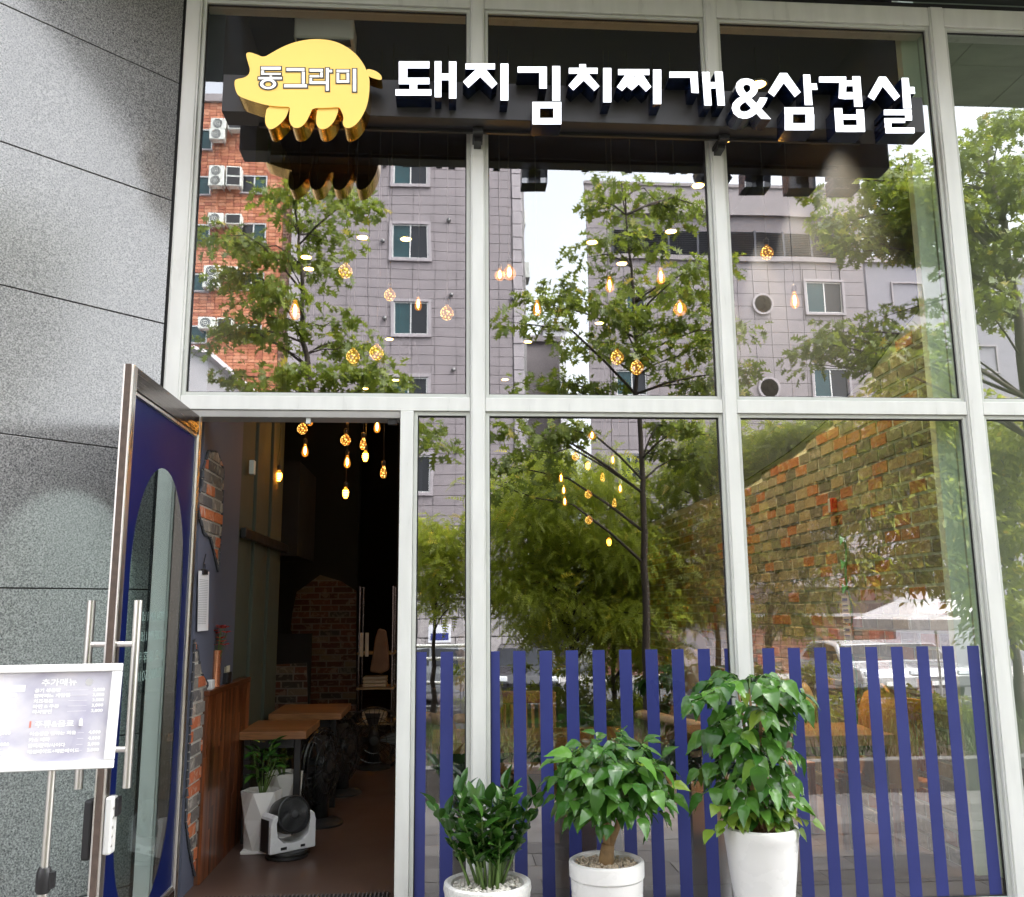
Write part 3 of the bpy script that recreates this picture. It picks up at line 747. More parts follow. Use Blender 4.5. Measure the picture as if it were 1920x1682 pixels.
# --- two drooping-leaf trees
LM2 = leaf_mat('fresh_glossy_leaf', (.032, .115, .016), (.13, .30, .045), .2, .2)
LM3 = leaf_mat('lime_young_leaf', (.16, .28, .03), (.26, .38, .05), .3, .35)
lg = [leaf_mesh('leaf', .105, .078, LM2, .22, .42, .022), leaf_mesh('leaf', .115, .080, LM2, .15, .55, .024), leaf_mesh('leaf', .090, .068, LM2, .28, .3, .02)]
ly = [leaf_mesh('leaf', .10, .078, LM3, .25, .3, .014)]
def spray(t, base, tip, lvs, r, nl=5, stems=None, scale=1.0):
    d = tip - base; pts = [base, base + d * .5 + Vector((0, 0, .03)), tip]
    if stems is not None: stems.tube(pts, [.004, .003, .0018], 5)
    cnt = 0
    for i in range(nl):
        s = .45 + .55 * i / (nl - 1) if nl > 1 else 1
        q = pts[0].lerp(pts[1], s * 2) if s < .5 else pts[1].lerp(pts[2], s * 2 - 1)
        dd = d.normalized(); sd_ = dd.cross(Vector((0, 0, 1)))
        if sd_.length < .05: sd_ = Vector((1, 0, 0))
        sd_.normalize()
        k = 0 if i == nl - 1 else (1 if i % 2 else -1)
        ld = dd * .55 + sd_ * k * .9 + Vector((0, 0, -.45)) + Vector((r.gauss(0, .18), r.gauss(0, .18), r.gauss(0, .15)))
        place('leaf', lvs[r.randrange(len(lvs))], t, frame(q, ld, Vector((0, -.35, 1)), scale * r.uniform(.72, 1.12), r.uniform(-.35, .35))); cnt += 1
    return cnt
t2, c2_ = pot(1137, 1612, .178, .165, M_POTB, 'potted_plant', 'bushy drooping leaved tree in a ribbed white pot, the middle of three', True)
pebbles(t2, c2_.x, YP, c2_.z - .02, .15, 380, pm('beige_pebbles', (.55, .45, .34), .7, .35, 25), 2)
r = random.Random(21); tk = MB()
P0 = c2_ + Vector((0, 0, -.05)); fork = P0 + Vector((.01, 0, .12))
tk.tube([P0, P0 + Vector((.0, 0, .06)), fork], [.042, .036, .032], 10)
tops = [fork + Vector((-.05, -.02, .16)), fork + Vector((.07, .0, .16)), fork + Vector((.02, .03, .2))]
for q in tops: tk.tube([fork - Vector((0, 0, .02)), (fork + q) / 2 + Vector((r.gauss(0, .01), 0, 0)), q], [.022, .016, .010], 8)
tk.build('trunk', M_STEMB, t2, smooth=True)
tw = MB(); n = 0
cc = W(1148, 1470, YP)
for k in range(52):
    th = k * 2.39996; zz = 1 - 1.75 * (k + .5) / 52
    rr = math.sqrt(max(0, 1 - zz * zz))
    tip = cc + Vector((math.cos(th) * rr * .30, math.sin(th) * rr * .27, zz * .25 + r.uniform(-.02, .03)))
    src = tops[k % 3].lerp(cc, .3)
    n += spray(t2, src, tip, lg, r, 6 if n < 270 else 3, tw, 1.0)
tw.build('stem', M_STEMG, t2)
t3, c3_ = pot(1426, 1548, .178, .13, M_POTB, 'potted_plant', 'tallest potted tree with drooping leaves in a smooth tapered white pot', lip=.024)
pebbles(t3, c3_.x, YP, c3_.z - .025, .15, 320, M_MOSS, 3, (.006, .016))
r = random.Random(31); tk = MB(); P0 = c3_ + Vector((0, 0, -.05))
tr_top = W(1405, 1290, YP)
for dx in (-.03, .0, .035):
    tk.tube([P0 + Vector((dx, dx * .5, 0)), P0.lerp(tr_top, .5) + Vector((dx * 1.3 + r.gauss(0, .01), dx, 0)), tr_top + Vector((dx * 2, 0, 0))], [.015, .011, .006], 7)
tk.build('trunk', M_STEMB, t3, smooth=True)
tw = MB(); n = 0
def pt3(px, py, dy): q = W(px, py, YP); q.y += dy; return q
spr = []
for k in range(14):            # wide umbrella on top
    a = k * 2.4; spr.append((pt3(1402 + 12 * math.cos(a), 1292, .0), pt3(1402 + (80 + 55 * r.random()) * math.cos(a), 1278 + 22 * r.random() + (18 if abs(math.cos(a)) > .8 else -12), .24 * math.sin(a))))
for k in range(30):            # body
    a = k * 2.39996; py = 1330 + 180 * k / 30
    w = 82 - 15 * math.sin(k * 1.7)
    spr.append((pt3(1408, py - 12, 0), pt3(1402 + w * math.cos(a), py + r.uniform(-10, 16), .22 * math.sin(a))))
for s0, s1 in spr: n += spray(t3, s0, s1, lg, r, 6 if n < 150 else 5, tw, 1.1)
for (px, py) in ((1328, 1500), (1345, 1530), (1322, 1545), (1370, 1512), (1455, 1505), (1490, 1500), (1505, 1530), (1480, 1545), (1440, 1540)):
    n += spray(t3, pt3(1415, 1535, -.05), pt3(px, py, -.12), ly, r, 4, tw, .85)
tw.build('stem', M_STEMG, t3)

# inner leaves too crowded to pick apart, one mass per tree
def inner_leaves(t, centres, n, seed, mat, size):
    r = random.Random(seed); b = MB()
    src = leaf_mesh('leaf', size, size * .72, mat, .25, .4, .02, True, 5, 2)
    vs = [v.co.copy() for v in src.vertices]; fs = [list(p.vertices) for p in src.polygons]; bpy.data.meshes.remove(src)
    for _ in range(n):
        c, rx, rz = centres[r.randrange(len(centres))]
        a = r.uniform(0, 6.283); q = math.sqrt(r.random())
        p = c + Vector((math.cos(a) * rx * q, math.sin(a) * rx * q * .85, r.uniform(-rz, rz)))
        d = Vector((math.cos(a), math.sin(a), r.uniform(-1.0, .1)))
        Mx = frame(p, d, Vector((0, -.3, 1)), r.uniform(.7, 1.1), r.uniform(-.5, .5)); n0 = len(b.v)
        b.v += [Mx @ v for v in vs]
        for f in fs: b.f.append([n0 + i for i in f]); b.mi.append(0)
    b.build('leaf', mat, t, smooth=True, kind='stuff')
inner_leaves(t2, [(cc, .25, .16), (cc + Vector((0, 0, .08)), .2, .10)], 170, 51, LM2, .085)
inner_leaves(t3, [(W(1405, 1300, YP), .27, .04), (W(1408, 1370, YP), .19, .1), (W(1410, 1450, YP), .19, .1), (W(1415, 1510, YP), .15, .05)], 230, 52, LM2, .085)
# ================================================================== THE ROOM BEHIND THE GLASS
M_NAVY = pm('navy_paint', (.010, .018, .045), .8, .15, 2)
M_DARKWALL = pm('charcoal_paint', (.014, .014, .016), .85, .15, 2)
M_SLATE = pm('slate_blue_paint', (.085, .095, .135), .7, .08, 3)
M_FLOOR = pm('brown_floor', (.085, .052, .040), .38, .18, 1.5, spec=.4)
M_CURT = pm('olive_grey_panel', (.052, .062, .045), .75, .15, 4)
M_MORTAR = pm('lime_mortar', (.42, .40, .36), .9, .15, 30, bump=.4)
M_MORTARD = pm('grey_mortar', (.25, .23, .21), .9, .15, 30, bump=.4)
M_WOODC = None
b = MB(); b.box(-3.4, 6.5, .17, 13.4, -.1, .0); b.box(-1.44, -.27, -.001, .169, -.08, -.002); b.build('floor', M_FLOOR, kind='structure')
room = thing('dining_room', 'dark painted walls and ceiling of the restaurant room behind the shop front', 'room', (.8, 5, 0))
b = MB(); b.box(-3.4, 3.02, .17, 13.4, 5.6, 5.7); b.build('ceiling', M_NAVY, room)
b = MB(); b.box(-3.4, 3.02, 13.2, 13.4, 0, 5.6); b.box(-3.3, -1.62, .2, .3, 0, 5.6); b.build('back_wall', M_DARKWALL, room)
b = MB(); b.box(-3.4, -3.26, .1, 13.3, -.001, 5.6); b.build('side_wall', M_DARKWALL, room)
b = MB(); b.box(-.62, -.5, 6.2, 13.2, 0, 5.6); b.box(W(478, 950, 4.4).x, W(560, 950, 4.4).x, 4.4, 5.6, W(520, 1042, 4.4).z, W(520, 865, 4.4).z); b.build('bulkhead', M_DARKWALL, room)
# ribbed olive panels along the left wall
for i in range(6):
    y0 = 1.22 + i * .30
    z1 = 5.5
    b = MB(); b.box(-1.48 - .02 * (i % 2), -1.43 - .02 * (i % 2), y0, y0 + .285, .02, z1); b.build('wall_panel', M_CURT, room, bevel=.006)
b = MB(); b.box(-1.42, -1.385, 1.3, 3.0, 2.0, 2.07); b.build('handrail', M_BLACK, room, bevel=.004)
b = MB(); b.box(-1.405, -1.37, 1.40, 1.46, 2.46, 2.56); b.build('wall_switch', M_BEAD, room, bevel=.004)
# slate blue wall return at the door, broken plaster showing bricks
XW = -1.40
pl = thing('door_side_wall', 'slate blue plastered wall beside the door with broken patches of brick', 'wall', (XW, .5, 0))
def polyX(pts, X): return [WX(px, py, X) for px, py in pts]
wall_y1 = 1.15
b = MB(); b.box(XW - .2, XW, .165, wall_y1, 0, 5.55); b.build('plaster', M_SLATE, pl)
BRC = [(0, (.13, .115, .105)), (.22, (.19, .17, .15)), (.42, (.42, .11, .04)), (.62, (.10, .092, .09)), (.76, (.47, .14, .05)), (.9, (.26, .21, .17))]
M_BRK = brick_mat('old_brick', BRC, .45)
M_BRKI = brick_mat('old_brick_mass', BRC, .45, True)
def inside(p, poly):
    c = False; n = len(poly); j = n - 1
    for i in range(n):
        if (poly[i][1] > p[1]) != (poly[j][1] > p[1]) and p[0] < (poly[j][0] - poly[i][0]) * (p[1] - poly[i][1]) / (poly[j][1] - poly[i][1]) + poly[i][0]: c = not c
        j = i
    return c
def clip_poly(poly, axis, lim, keep_less):
    out = []; n = len(poly)
    for i in range(n):
        a, c = poly[i], poly[(i + 1) % n]
        ia = (a[axis] <= lim) == keep_less; ic = (c[axis] <= lim) == keep_less
        if ia: out.append(a)
        if ia != ic:
            s = (lim - a[axis]) / (c[axis] - a[axis]); out.append((a[0] + (c[0] - a[0]) * s, a[1] + (c[1] - a[1]) * s))
    return out
def brick_patch(parent, outline, fr, mat, mort, bl=.21, bh=.062, j=.011, seed=0, depth=.012):
    """outline: polygon in wall coordinates (u, z); fr(u, z, d) -> world. Each brick clipped to the patch is an object."""
    r = random.Random(seed)
    b = MB(); P = [fr(u, z, .0015) for u, z in outline]; Q = [fr(u, z, .005) for u, z in outline]
    b.prism(Q, P[0] - Q[0]); b.build('mortar', mort, parent)
    us = [p[0] for p in outline]; zs = [p[1] for p in outline]
    z = min(zs); k = 0
    while z < max(zs):
        u = min(us) - bl + (bl / 2 if k % 2 else 0) + r.uniform(-.02, .02)
        while u < max(us):
            L = bl * r.uniform(.9, 1.08)
            q = list(outline)
            q = clip_poly(q, 0, u + L - j, True); 
            if len(q) > 2: q = clip_poly(q, 0, u, False)
            if len(q) > 2: q = clip_poly(q, 1, z + bh, True)
            if len(q) > 2: q = clip_poly(q, 1, z, False)
            if len(q) > 2:
                ar = abs(sum(q[i][0] * q[(i + 1) % len(q)][1] - q[(i + 1) % len(q)][0] * q[i][1] for i in range(len(q)))) / 2
                if ar > .0008:
                    cx = sum(p[0] for p in q) / len(q); cz = sum(p[1] for p in q) / len(q)
                    d = depth + r.uniform(-.003, .004)
                    top = [fr(cx + (p[0] - cx) * .97, cz + (p[1] - cz) * .95, d) for p in q]
                    base = fr(cx, cz, .004) - fr(cx, cz, d)
                    bb = MB(); bb.prism(top, base); bb.build('brick', mat, parent)
            u += L
        z += bh + j; k += 1
yz = lambda pts: [(p.y, p.z) for p in polyX(pts, XW)]
frL = lambda u, z, d: Vector((XW + d, u, z))
up = yz([(388, 846), (404, 848), (416, 878), (414, 960), (410, 1020), (407, 1072), (400, 1040), (392, 1008), (380, 1000), (372, 970), (367, 935), (376, 912), (378, 880), (384, 862)])
lo = yz([(349, 1206), (358, 1200), (368, 1222), (373, 1258), (385, 1280), (392, 1325), (392, 1400), (388, 1480), (382, 1560), (378, 1640), (377, 1682), (372, 1690), (362, 1640), (352, 1590), (346, 1540), (338, 1500), (338, 1400), (342, 1300)])
lo = [(max(.17, u), max(.0, z)) for u, z in lo]
brick_patch(pl, up, frL, M_BRK, M_MORTAR, .205, .060, .012, 4)
brick_patch(pl, lo, frL, M_BRK, M_MORTAR, .205, .060, .012, 7)
# torn dark edge of the plaster along the patches
for pol, sd_ in ((up, 1), (lo, 2)):
    r = random.Random(sd_); b = MB()
    for i in range(len(pol)):
        a, c = pol[i], pol[(i + 1) % len(pol)]
        L = math.hypot(c[0] - a[0], c[1] - a[1]); n = max(1, int(L / .045))
        for k in range(n):
            s0, s1 = k / n, (k + .85) / n
            p = Vector((XW + .006, a[0] + (c[0] - a[0]) * s0, a[1] + (c[1] - a[1]) * s0)); q = Vector((XW + .006, a[0] + (c[0] - a[0]) * s1, a[1] + (c[1] - a[1]) * s1))
            b.tube([p, q], [.007 + r.uniform(0, .006), .006 + r.uniform(0, .005)], 5)
    b.build('plaster_edge', pm('dark_plaster_edge', (.05, .052, .06), .9, .3, 30), pl)
# clipboard
cb = thing('clipboard', 'white sheet list hanging from a black clip on the slate blue wall', 'clipboard', tuple(WX(382, 1125, XW + .02)))
P = [WX(372, 1070, XW + .012), WX(391, 1072, XW + .012), WX(389, 1182, XW + .012), WX(370, 1184, XW + .012)]
b = MB(); b.prism([p + Vector((.004, 0, 0)) for p in P], (-.004, 0, 0)); b.build('paper', pm('paper_white', (.72, .72, .74), .7, .03), cb)
b = MB(); u0, u1, z0, z1 = P[0].y, P[1].y, P[2].z, P[0].z
for i in range(26):
    z = z1 - .05 - i * (z1 - z0 - .08) / 26
    b.poly([(XW + .0165, u0 + .015, z), (XW + .0165, u1 - .015, z), (XW + .0165, u1 - .015, z + .003), (XW + .0165, u0 + .015, z + .003)][::-1])
for i in range(6):
    y = u0 + .02 + i * (u1 - u0 - .04) / 5
    b.poly([(XW + .0166, y, z0 + .03), (XW + .0166, y + .0015, z0 + .03), (XW + .0166, y + .0015, z1 - .10), (XW + .0166, y, z1 - .10)])
b.build('table_print', pm('grey_print', (.35, .35, .37), .7, .05), cb)
cz = P[0].z; cyy = (u0 + u1) / 2
b = MB(); b.box(XW + .008, XW + .026, cyy - .05, cyy + .05, cz - .018, cz + .012); b.tube([(XW + .014, cyy - .02, cz + .012), (XW + .014, cyy - .012, cz + .045), (XW + .014, cyy + .012, cz + .045), (XW + .014, cyy + .02, cz + .012)], .003, 6); b.tube([(XW + .01, cyy, cz + .045), (XW + .02, cyy, cz + .1)], .003, 6)
b.build('clip', M_BLACK, cb)

# ------------------------------------------------------------------ counter of glued wood strips
def wood_mat(name, a, c, rough=.35, scl=(14, 14, 1.2), coat=.3):
    mt, t, b, out = nodes_of(name)
    tc = N(t, 'ShaderNodeTexCoord'); g = N(t, 'ShaderNodeNewGeometry'); oi = N(t, 'ShaderNodeObjectInfo')
    ad = N(t, 'ShaderNodeMath', operation='ADD'); t.links.new(oi.outputs['Random'], ad.inputs[0]); t.links.new(g.outputs['Random Per Island'], ad.inputs[1])
    fr = N(t, 'ShaderNodeMath', operation='FRACT'); t.links.new(ad.outputs[0], fr.inputs[0])
    mp = N(t, 'ShaderNodeMapping'); mp.inputs['Scale'].default_value = scl; t.links.new(tc.outputs['Object'], mp.inputs[0])
    nz = N(t, 'ShaderNodeTexNoise', Scale=6, Detail=6, Distortion=.6); t.links.new(mp.outputs[0], nz.inputs[0])
    r = ramp(t, [(0, a), (1, c)], fr.outputs[0])
    d = mixc(t, .6, r.outputs[0], nz.outputs[0], 'OVERLAY')
    t.links.new(d, b.inputs['Base Color']); b.inputs['Roughness'].default_value = rough; b.inputs['Coat Weight'].default_value = coat; b.inputs['Coat Roughness'].default_value = .15
    return mt
M_STRIP = wood_mat('acacia_strips', (.05, .012, .004), (.27, .078, .022))
M_TABLE = wood_mat('table_pine', (.24, .10, .035), (.34, .15, .055), .4, (1.5, 14, 14))
XCT = -1.366
ct = thing('wood_counter', 'waist high counter clad in glossy brown wood strips just inside the door', 'counter', (XCT - .05, .6, 0))
cy0, cy1, cz1 = .42, 1.55, 1.05
b = MB(); b.box(XCT - .10, XCT - .013, cy0 + .004, cy1, 0, cz1 - .03); b.build('counter_body', pm('counter_dark_wood', (.12, .05, .025), .5, .2, 10), ct)
b = MB(); b.box(XCT - .105, XCT + .006, cy0 - .004, cy1 + .004, cz1 - .028, cz1); b.build('counter_top', M_STRIP, ct, bevel=.004)
r = random.Random(8); ns = 24; w = (cy1 - cy0) / ns
for i in range(ns):
    z = .003
    while z < cz1 - .035:
        L = r.uniform(.25, .75); z2 = min(z + L, cz1 - .03)
        if cz1 - .03 - z2 < .12: z2 = cz1 - .03
        b = MB(); b.box(XCT - .012, XCT + r.uniform(-.0008, .0012), cy0 + i * w + .0004, cy0 + (i + 1) * w - .0004, z, z2 - .0006)
        b.build('wood_strip', M_STRIP, ct); z = z2
# things on the counter
p = WZ(412, 1288, cz1); p = Vector((XCT - .03, .66, cz1))
fl = thing('flower_glass', 'red flowers in a copper glass on the wooden counter', 'flowers', tuple(p))
b = MB(); b.lathe([(.032, 0), (.036, .004), (.034, .13), (.037, .22), (.035, .22), (.031, .13), (.03, .01), (.001, .01)], 20, p); b.build('glass', pm('copper_glass', (.55, .24, .14), .15, .2, 40, metal=.8), fl, smooth=True, autos=40)
r = random.Random(2); b = MB(); s = MB()
for k in range(16):
    q = p + Vector((r.gauss(0, .025), r.gauss(0, .035), .24 + r.uniform(0, .15))); s.tube([p + Vector((0, 0, .1)), q], .002, 4)
    for j in range(5):
        a = j * 1.256; d = Vector((math.cos(a), math.sin(a), .3)) * .03
        b.poly([q, q + d + Vector((-d.y, d.x, 0)) * .4, q + d * 1.4, q + d - Vector((-d.y, d.x, 0)) * .4])
b.build('petals', pm('red_petals', (.45, .02, .015), .6, .3, 30), fl); s.build('stem', M_STEMG, fl)
p = Vector((XCT - .035, .95, cz1))
cbx = thing('card_box', 'small dark box of paper slips on the wooden counter', 'box', tuple(p))
b = MB(); b.box(p.x - .035, p.x + .03, p.y - .06, p.y + .06, cz1 + .001, cz1 + .07); b.build('box_body', M_BLACK, cbx, bevel=.004)
b = MB()
for i in range(5): b.box(p.x - .025 + i * .01, p.x - .022 + i * .01, p.y - .045, p.y + .045, cz1 + .05, cz1 + .105 + .006 * (i % 3))
b.build('paper_slips', pm('cream_paper', (.6, .55, .42), .8, .1), cbx)
p = Vector((XCT - .03, .52, cz1)); b = MB(); b.box(p.x - .03, p.x + .03, p.y - .035, p.y + .035, cz1 + .001, cz1 + .055); tag(b.build('white_box', pm('white_card', (.65, .65, .65), .6, .05), bevel=.004), 'small white box at the near end of the wooden counter', 'box')

# ------------------------------------------------------------------ faceted white planters behind the counter, circulator fan
def planter(loc, h, rt, rb, label):
    t = thing('faceted_planter', label, 'planter', loc, 'faceted white planters inside the door')
    b = MB(); n = 6; L = Vector(loc)
    rings = [(rb, .012, 0), ((rb + rt) * .53, h * .55, .5), (rt, h, 0)]
    V_ = [[L + Vector((rr * math.cos((k + o) * 2 * math.pi / n + .3), rr * math.sin((k + o) * 2 * math.pi / n + .3), z)) for k in range(n)] for rr, z, o in rings]
    for k in range(n):
        k2 = (k + 1) % n
        b.poly([V_[0][k], V_[0][k2], V_[1][k]]); b.poly([V_[1][k], V_[0][k2], V_[1][k2]]); 
        b.poly([V_[1][k], V_[2][k2], V_[2][k]]); b.poly([V_[1][k], V_[1][k2], V_[2][k2]])
    b.poly([v - Vector((0, 0, .03)) for v in V_[2]])
    b.build('pot', M_POTB, t)
    b = MB(); b.box(L.x - rb, L.x + rb, L.y - rb, L.y + rb, .001, .02); b.build('saucer', M_POTB, t, bevel=.004)
    return t
fp = WZ(538, 1606)
pa = planter((fp.x - .20, fp.y + .16, 0), .37, .13, .10, 'faceted white planter of dark leaves between the counter and the fan')
pb_ = planter((fp.x - .12, fp.y + .50, 0), .42, .13, .10, 'faceted white planter of variegated leaves behind the fan')
LMV = leaf_mat('variegated_leaf', (.03, .07, .01), (.22, .24, .05), .4, .15)
r = random.Random(5)
for t, o, hh, mat_, nn, sc in ((pa, Vector((fp.x - .20, fp.y + .16, .36)), .30, LM1, 60, .9), (pb_, Vector((fp.x - .12, fp.y + .50, .41)), .22, LMV, 80, .6)):
    me = leaf_mesh('leaf', .1, .045, mat_, .3, .3, .008, False, 5, 2)
    st = MB()
    for k in range(nn):
        a = r.uniform(0, 6.28); q = r.random(); h = hh * r.uniform(.25, 1)
        pos = o + Vector((math.cos(a) * .10 * q, math.sin(a) * .10 * q, h))
        place('leaf', me, t, frame(pos, Vector((math.cos(a), math.sin(a), r.uniform(-.1, 1))), Vector((0, 0, 1)), sc * r.uniform(.7, 1.1), r.uniform(-.6, .6)))
        if k % 5 == 0: st.tube([o + Vector((0, 0, -.06)), pos], [.005, .003], 5)
    st.build('stem', M_STEMG, t)
M_FANW = pm('fan_white_plastic', (.72, .73, .75), .3, .03)
M_FANB = pm('fan_black_plastic', (.018, .019, .021), .4, .15)
cf = thing('circulator_fan', 'white and black circulator fan standing on the floor by the planters', 'fan', tuple(fp))
FX = Matrix.Translation(fp) @ Matrix.Rotation(rad(38), 4, 'Z')       # fan faces local -y, turned towards the right
b = MB(); b.lathe([(.125, 0), (.13, .006), (.13, .02), (.118, .022), (.118, .03), (.128, .032), (.126, .045), (.001, .045)], 36, (0, 0, 0), M=FX.to_3x3()); 
for v in b.v: v += fp
b.build('base', M_FANB, cf, smooth=True, autos=35)
# U shaped white yoke
def yoke(y0, y1, w_out, w_in, h):
    pts = [(-w_out, .046), (-w_out, h - .06), (-w_out + .012, h - .02), (-w_out + .035, h), (-w_out + .055, h - .012), (-w_in, h - .05), (-w_in + .01, .14), (-w_in + .05, .10), (0, .092),
           (w_in - .05, .10), (w_in - .01, .14), (w_in, h - .05), (w_out - .055, h - .012), (w_out - .035, h), (w_out - .012, h - .02), (w_out, h - .06), (w_out, .046)]
    b = MB(); b.prism([FX @ Vector((x, y0, z)) for x, z in pts], FX.to_3x3() @ Vector((0, y1 - y0, 0))); return b
yoke(-.075, .075, .155, .115, .27).build('yoke', M_FANW, cf, bevel=.006)
for sx in (-1, 1):
    b = MB(); b.box(sx * .157 - .002, sx * .157 + .002, -.05, .05, .05, .24, M=FX); b.build('side_panel', M_FANB, cf, bevel=.002)
b = MB(); b.box(-.085, -.045, -.078, -.074, .062, .078, M=FX); b.box(.05, .08, -.078, -.074, .062, .076, M=FX); b.build('control_window', M_FANB, cf)
HD = FX @ Matrix.Translation((0, 0, .245)) @ Matrix.Rotation(rad(-12), 4, 'X')
HR = (HD.to_3x3() @ Matrix.Rotation(rad(90), 3, 'X'))
hc = HD.translation
b = MB(); b.lathe([(.001, -.11), (.07, -.105), (.10, -.07), (.112, 0), (.112, .075), (.105, .078), (.10, .07), (.095, .05), (.001, .03)], 36, hc, M=HR); b.build('drum', M_FANB, cf, smooth=True, autos=35)
b = MB()
for k in range(40):
    a = k * 2 * math.pi / 40; pts = []
    for i in range(6):
        rr = .026 + .074 * i / 5; aa = a + .9 * (i / 5) ** 1.2; pts.append(hc + HR @ Vector((rr * math.cos(aa), rr * math.sin(aa), .072 + .012 * (1 - i / 5))))
    b.tube(pts, .0018, 4)
b.lathe([(.001, .09), (.022, .088), (.028, .08), (.028, .07)], 20, hc, M=HR)
b.build('grille', pm('fan_grille', (.05, .052, .055), .35, .1), cf)

# ------------------------------------------------------------------ black pedestal fans, tables, back brick pillar, shelf rack
def ped_fan(px, py, hpx, label, yaw, R_=.26):
    p = WZ(px, py); d = (p - EYE).length; H = hpx * d / 1750
    t = thing('pedestal_fan', label, 'fan', tuple(p), 'black pedestal fans along the aisle')
    Rz = Matrix.Rotation(yaw, 3, 'Z')
    b = MB(); b.lathe([(.17, 0), (.172, .012), (.15, .03), (.05, .05), (.001, .05)], 28, p); b.build('base', M_FANB, t, smooth=True, autos=35)
    b = MB(); b.tube([p + Vector((0, 0, .03)), p + Vector((0, 0, H * .55)), p + Vector((0, 0, H * .72))], [.06, .055, .04], 12); b.build('column', M_FANB, t, smooth=True)
    c = p + Vector((0, 0, H - R_)); HRm = Rz @ Matrix.Rotation(rad(90), 3, 'X')
    b = MB()
    for rr, zz in ((R_, .0), (R_ * .98, .03), (R_ * .98, -.03), (R_ * .7, .055), (R_ * .4, .065)):
        pts = [c + HRm @ Vector((rr * math.cos(a), rr * math.sin(a), zz)) for a in [2 * math.pi * i / 32 for i in range(33)]]
        b.tube(pts, .004 if rr < R_ else .012, 5)
    for k in range(36):
        a = k * 2 * math.pi / 36
        for sg_ in (1, -1):
            pts = [c + HRm @ Vector((rr * math.cos(a), rr * math.sin(a), sg_ * zz)) for rr, zz in ((.05, .07), (R_ * .6, .06), (R_ * .9, .045), (R_, 0))]
            b.tube(pts, .0022, 4)
    b.build('cage', pm('fan_cage_black', (.02, .02, .022), .25, .1), t)
    b = MB()
    for k in range(4):
        a0 = k * math.pi / 2
        pts = [c + HRm @ Vector((rr * math.cos(a0 + o), rr * math.sin(a0 + o), zz)) for rr, o, zz in ((.04, -.3, .01), (R_ * .85, -.25, .02), (R_ * .88, .35, -.02), (.04, .4, -.01))]
        b.poly(pts); b.poly(pts[::-1])
    b.build('blade', M_FANB, t)
    b = MB(); b.lathe([(.001, .08), (.045, .075), (.05, .0), (.06, -.1), (.045, -.16), (.001, -.165)], 18, c, M=HRm); b.build('motor', M_FANB, t, smooth=True, autos=40)
ped_fan(598, 1545, 160, 'nearer black pedestal fan seen edge on behind the circulator fan', rad(70))
ped_fan(640, 1488, 130, 'farther black pedestal fan beside the wooden tables', rad(65))
ped_fan(700, 1440, 105, 'black pedestal fan facing the door by the shelf rack', rad(5), .30)
def table(name, x0, x1, y0, y1, label, th=.035, h=.75, group=None, drop=True):
    t = thing(name, label, 'table', ((x0 + x1) / 2, (y0 + y1) / 2, 0), group)
    n = max(3, int((y1 - y0) / .12))
    for i in range(n):
        b = MB(); b.box(x0, x1, y0 + (y1 - y0) * i / n + .0008, y0 + (y1 - y0) * (i + 1) / n - .0008, h - th, h); b.build('plank', M_TABLE, t, bevel=.002)
    for sx in (x0 + .06, x1 - .06):
        for sy in (y0 + .06, y1 - .06):
            b = MB(); b.box(sx - .022, sx + .022, sy - .022, sy + .022, 0, h - th - .001); b.build('leg', M_BLACK, t, bevel=.003)
    b = MB(); b.box(x0 + .085, x1 - .085, y0 + .045, y0 + .075, h - th - .06, h - th - .001); b.build('under_rail', M_BLACK, t); b = MB(); b.box(x0 + .085, x1 - .085, y1 - .075, y1 - .045, h - th - .06, h - th - .001); b.build('under_rail', M_BLACK, t)
    return t
p1 = WZ(585, 1352, .76)
table('wood_table', -1.38, -.93, 1.28, 1.95, 'wooden table behind the counter, nearer of two by the door', .05, .71, 'wooden tables in the restaurant')
table('wood_table', -1.38, -.82, 2.35, 3.1, 'wooden table behind the counter, farther of two by the door', .05, .71, 'wooden tables in the restaurant')
# back pillar clad in brick
bpil = thing('brick_pillar', 'ragged patch of dark red brick on the far pillar of the dark room', 'brick pillar', (-1.6, 7.2, 0))
b = MB(); b.box(-2.6, -1.19, 7.215, 7.5, 0, 5.5); b.build('pillar_core', M_DARKWALL, bpil)
pol = [(p.x, p.z) for p in [W(*q, 7.2) for q in ((600, 1078), (640, 1090), (668, 1108), (668, 1345), (580, 1345), (575, 1300), (562, 1240), (545, 1180), (548, 1150), (556, 1110))]]
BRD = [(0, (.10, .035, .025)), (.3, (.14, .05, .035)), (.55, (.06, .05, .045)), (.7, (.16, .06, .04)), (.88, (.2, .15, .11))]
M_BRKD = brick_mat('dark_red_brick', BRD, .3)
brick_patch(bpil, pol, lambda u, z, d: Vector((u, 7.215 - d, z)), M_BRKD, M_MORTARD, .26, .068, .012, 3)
lowb = thing('low_brick_wall', 'low dark brick wall patch behind the tables', 'brick wall', (-1.9, 5.5, 0))
b = MB(); b.box(W(482, 1300, 5.3).x, W(580, 1300, 5.3).x, 5.315, 5.395, 0, 1.25); b.build('wall_core', M_DARKWALL, lowb)
pol = [(p.x, p.z) for p in [W(*q, 5.3) for q in ((488, 1248), (575, 1243), (577, 1330), (560, 1345), (500, 1345), (492, 1300))]]
brick_patch(lowb, pol, lambda u, z, d: Vector((u, 5.315 - d, z)), M_BRKD, M_MORTARD, .22, .066, .012, 5)
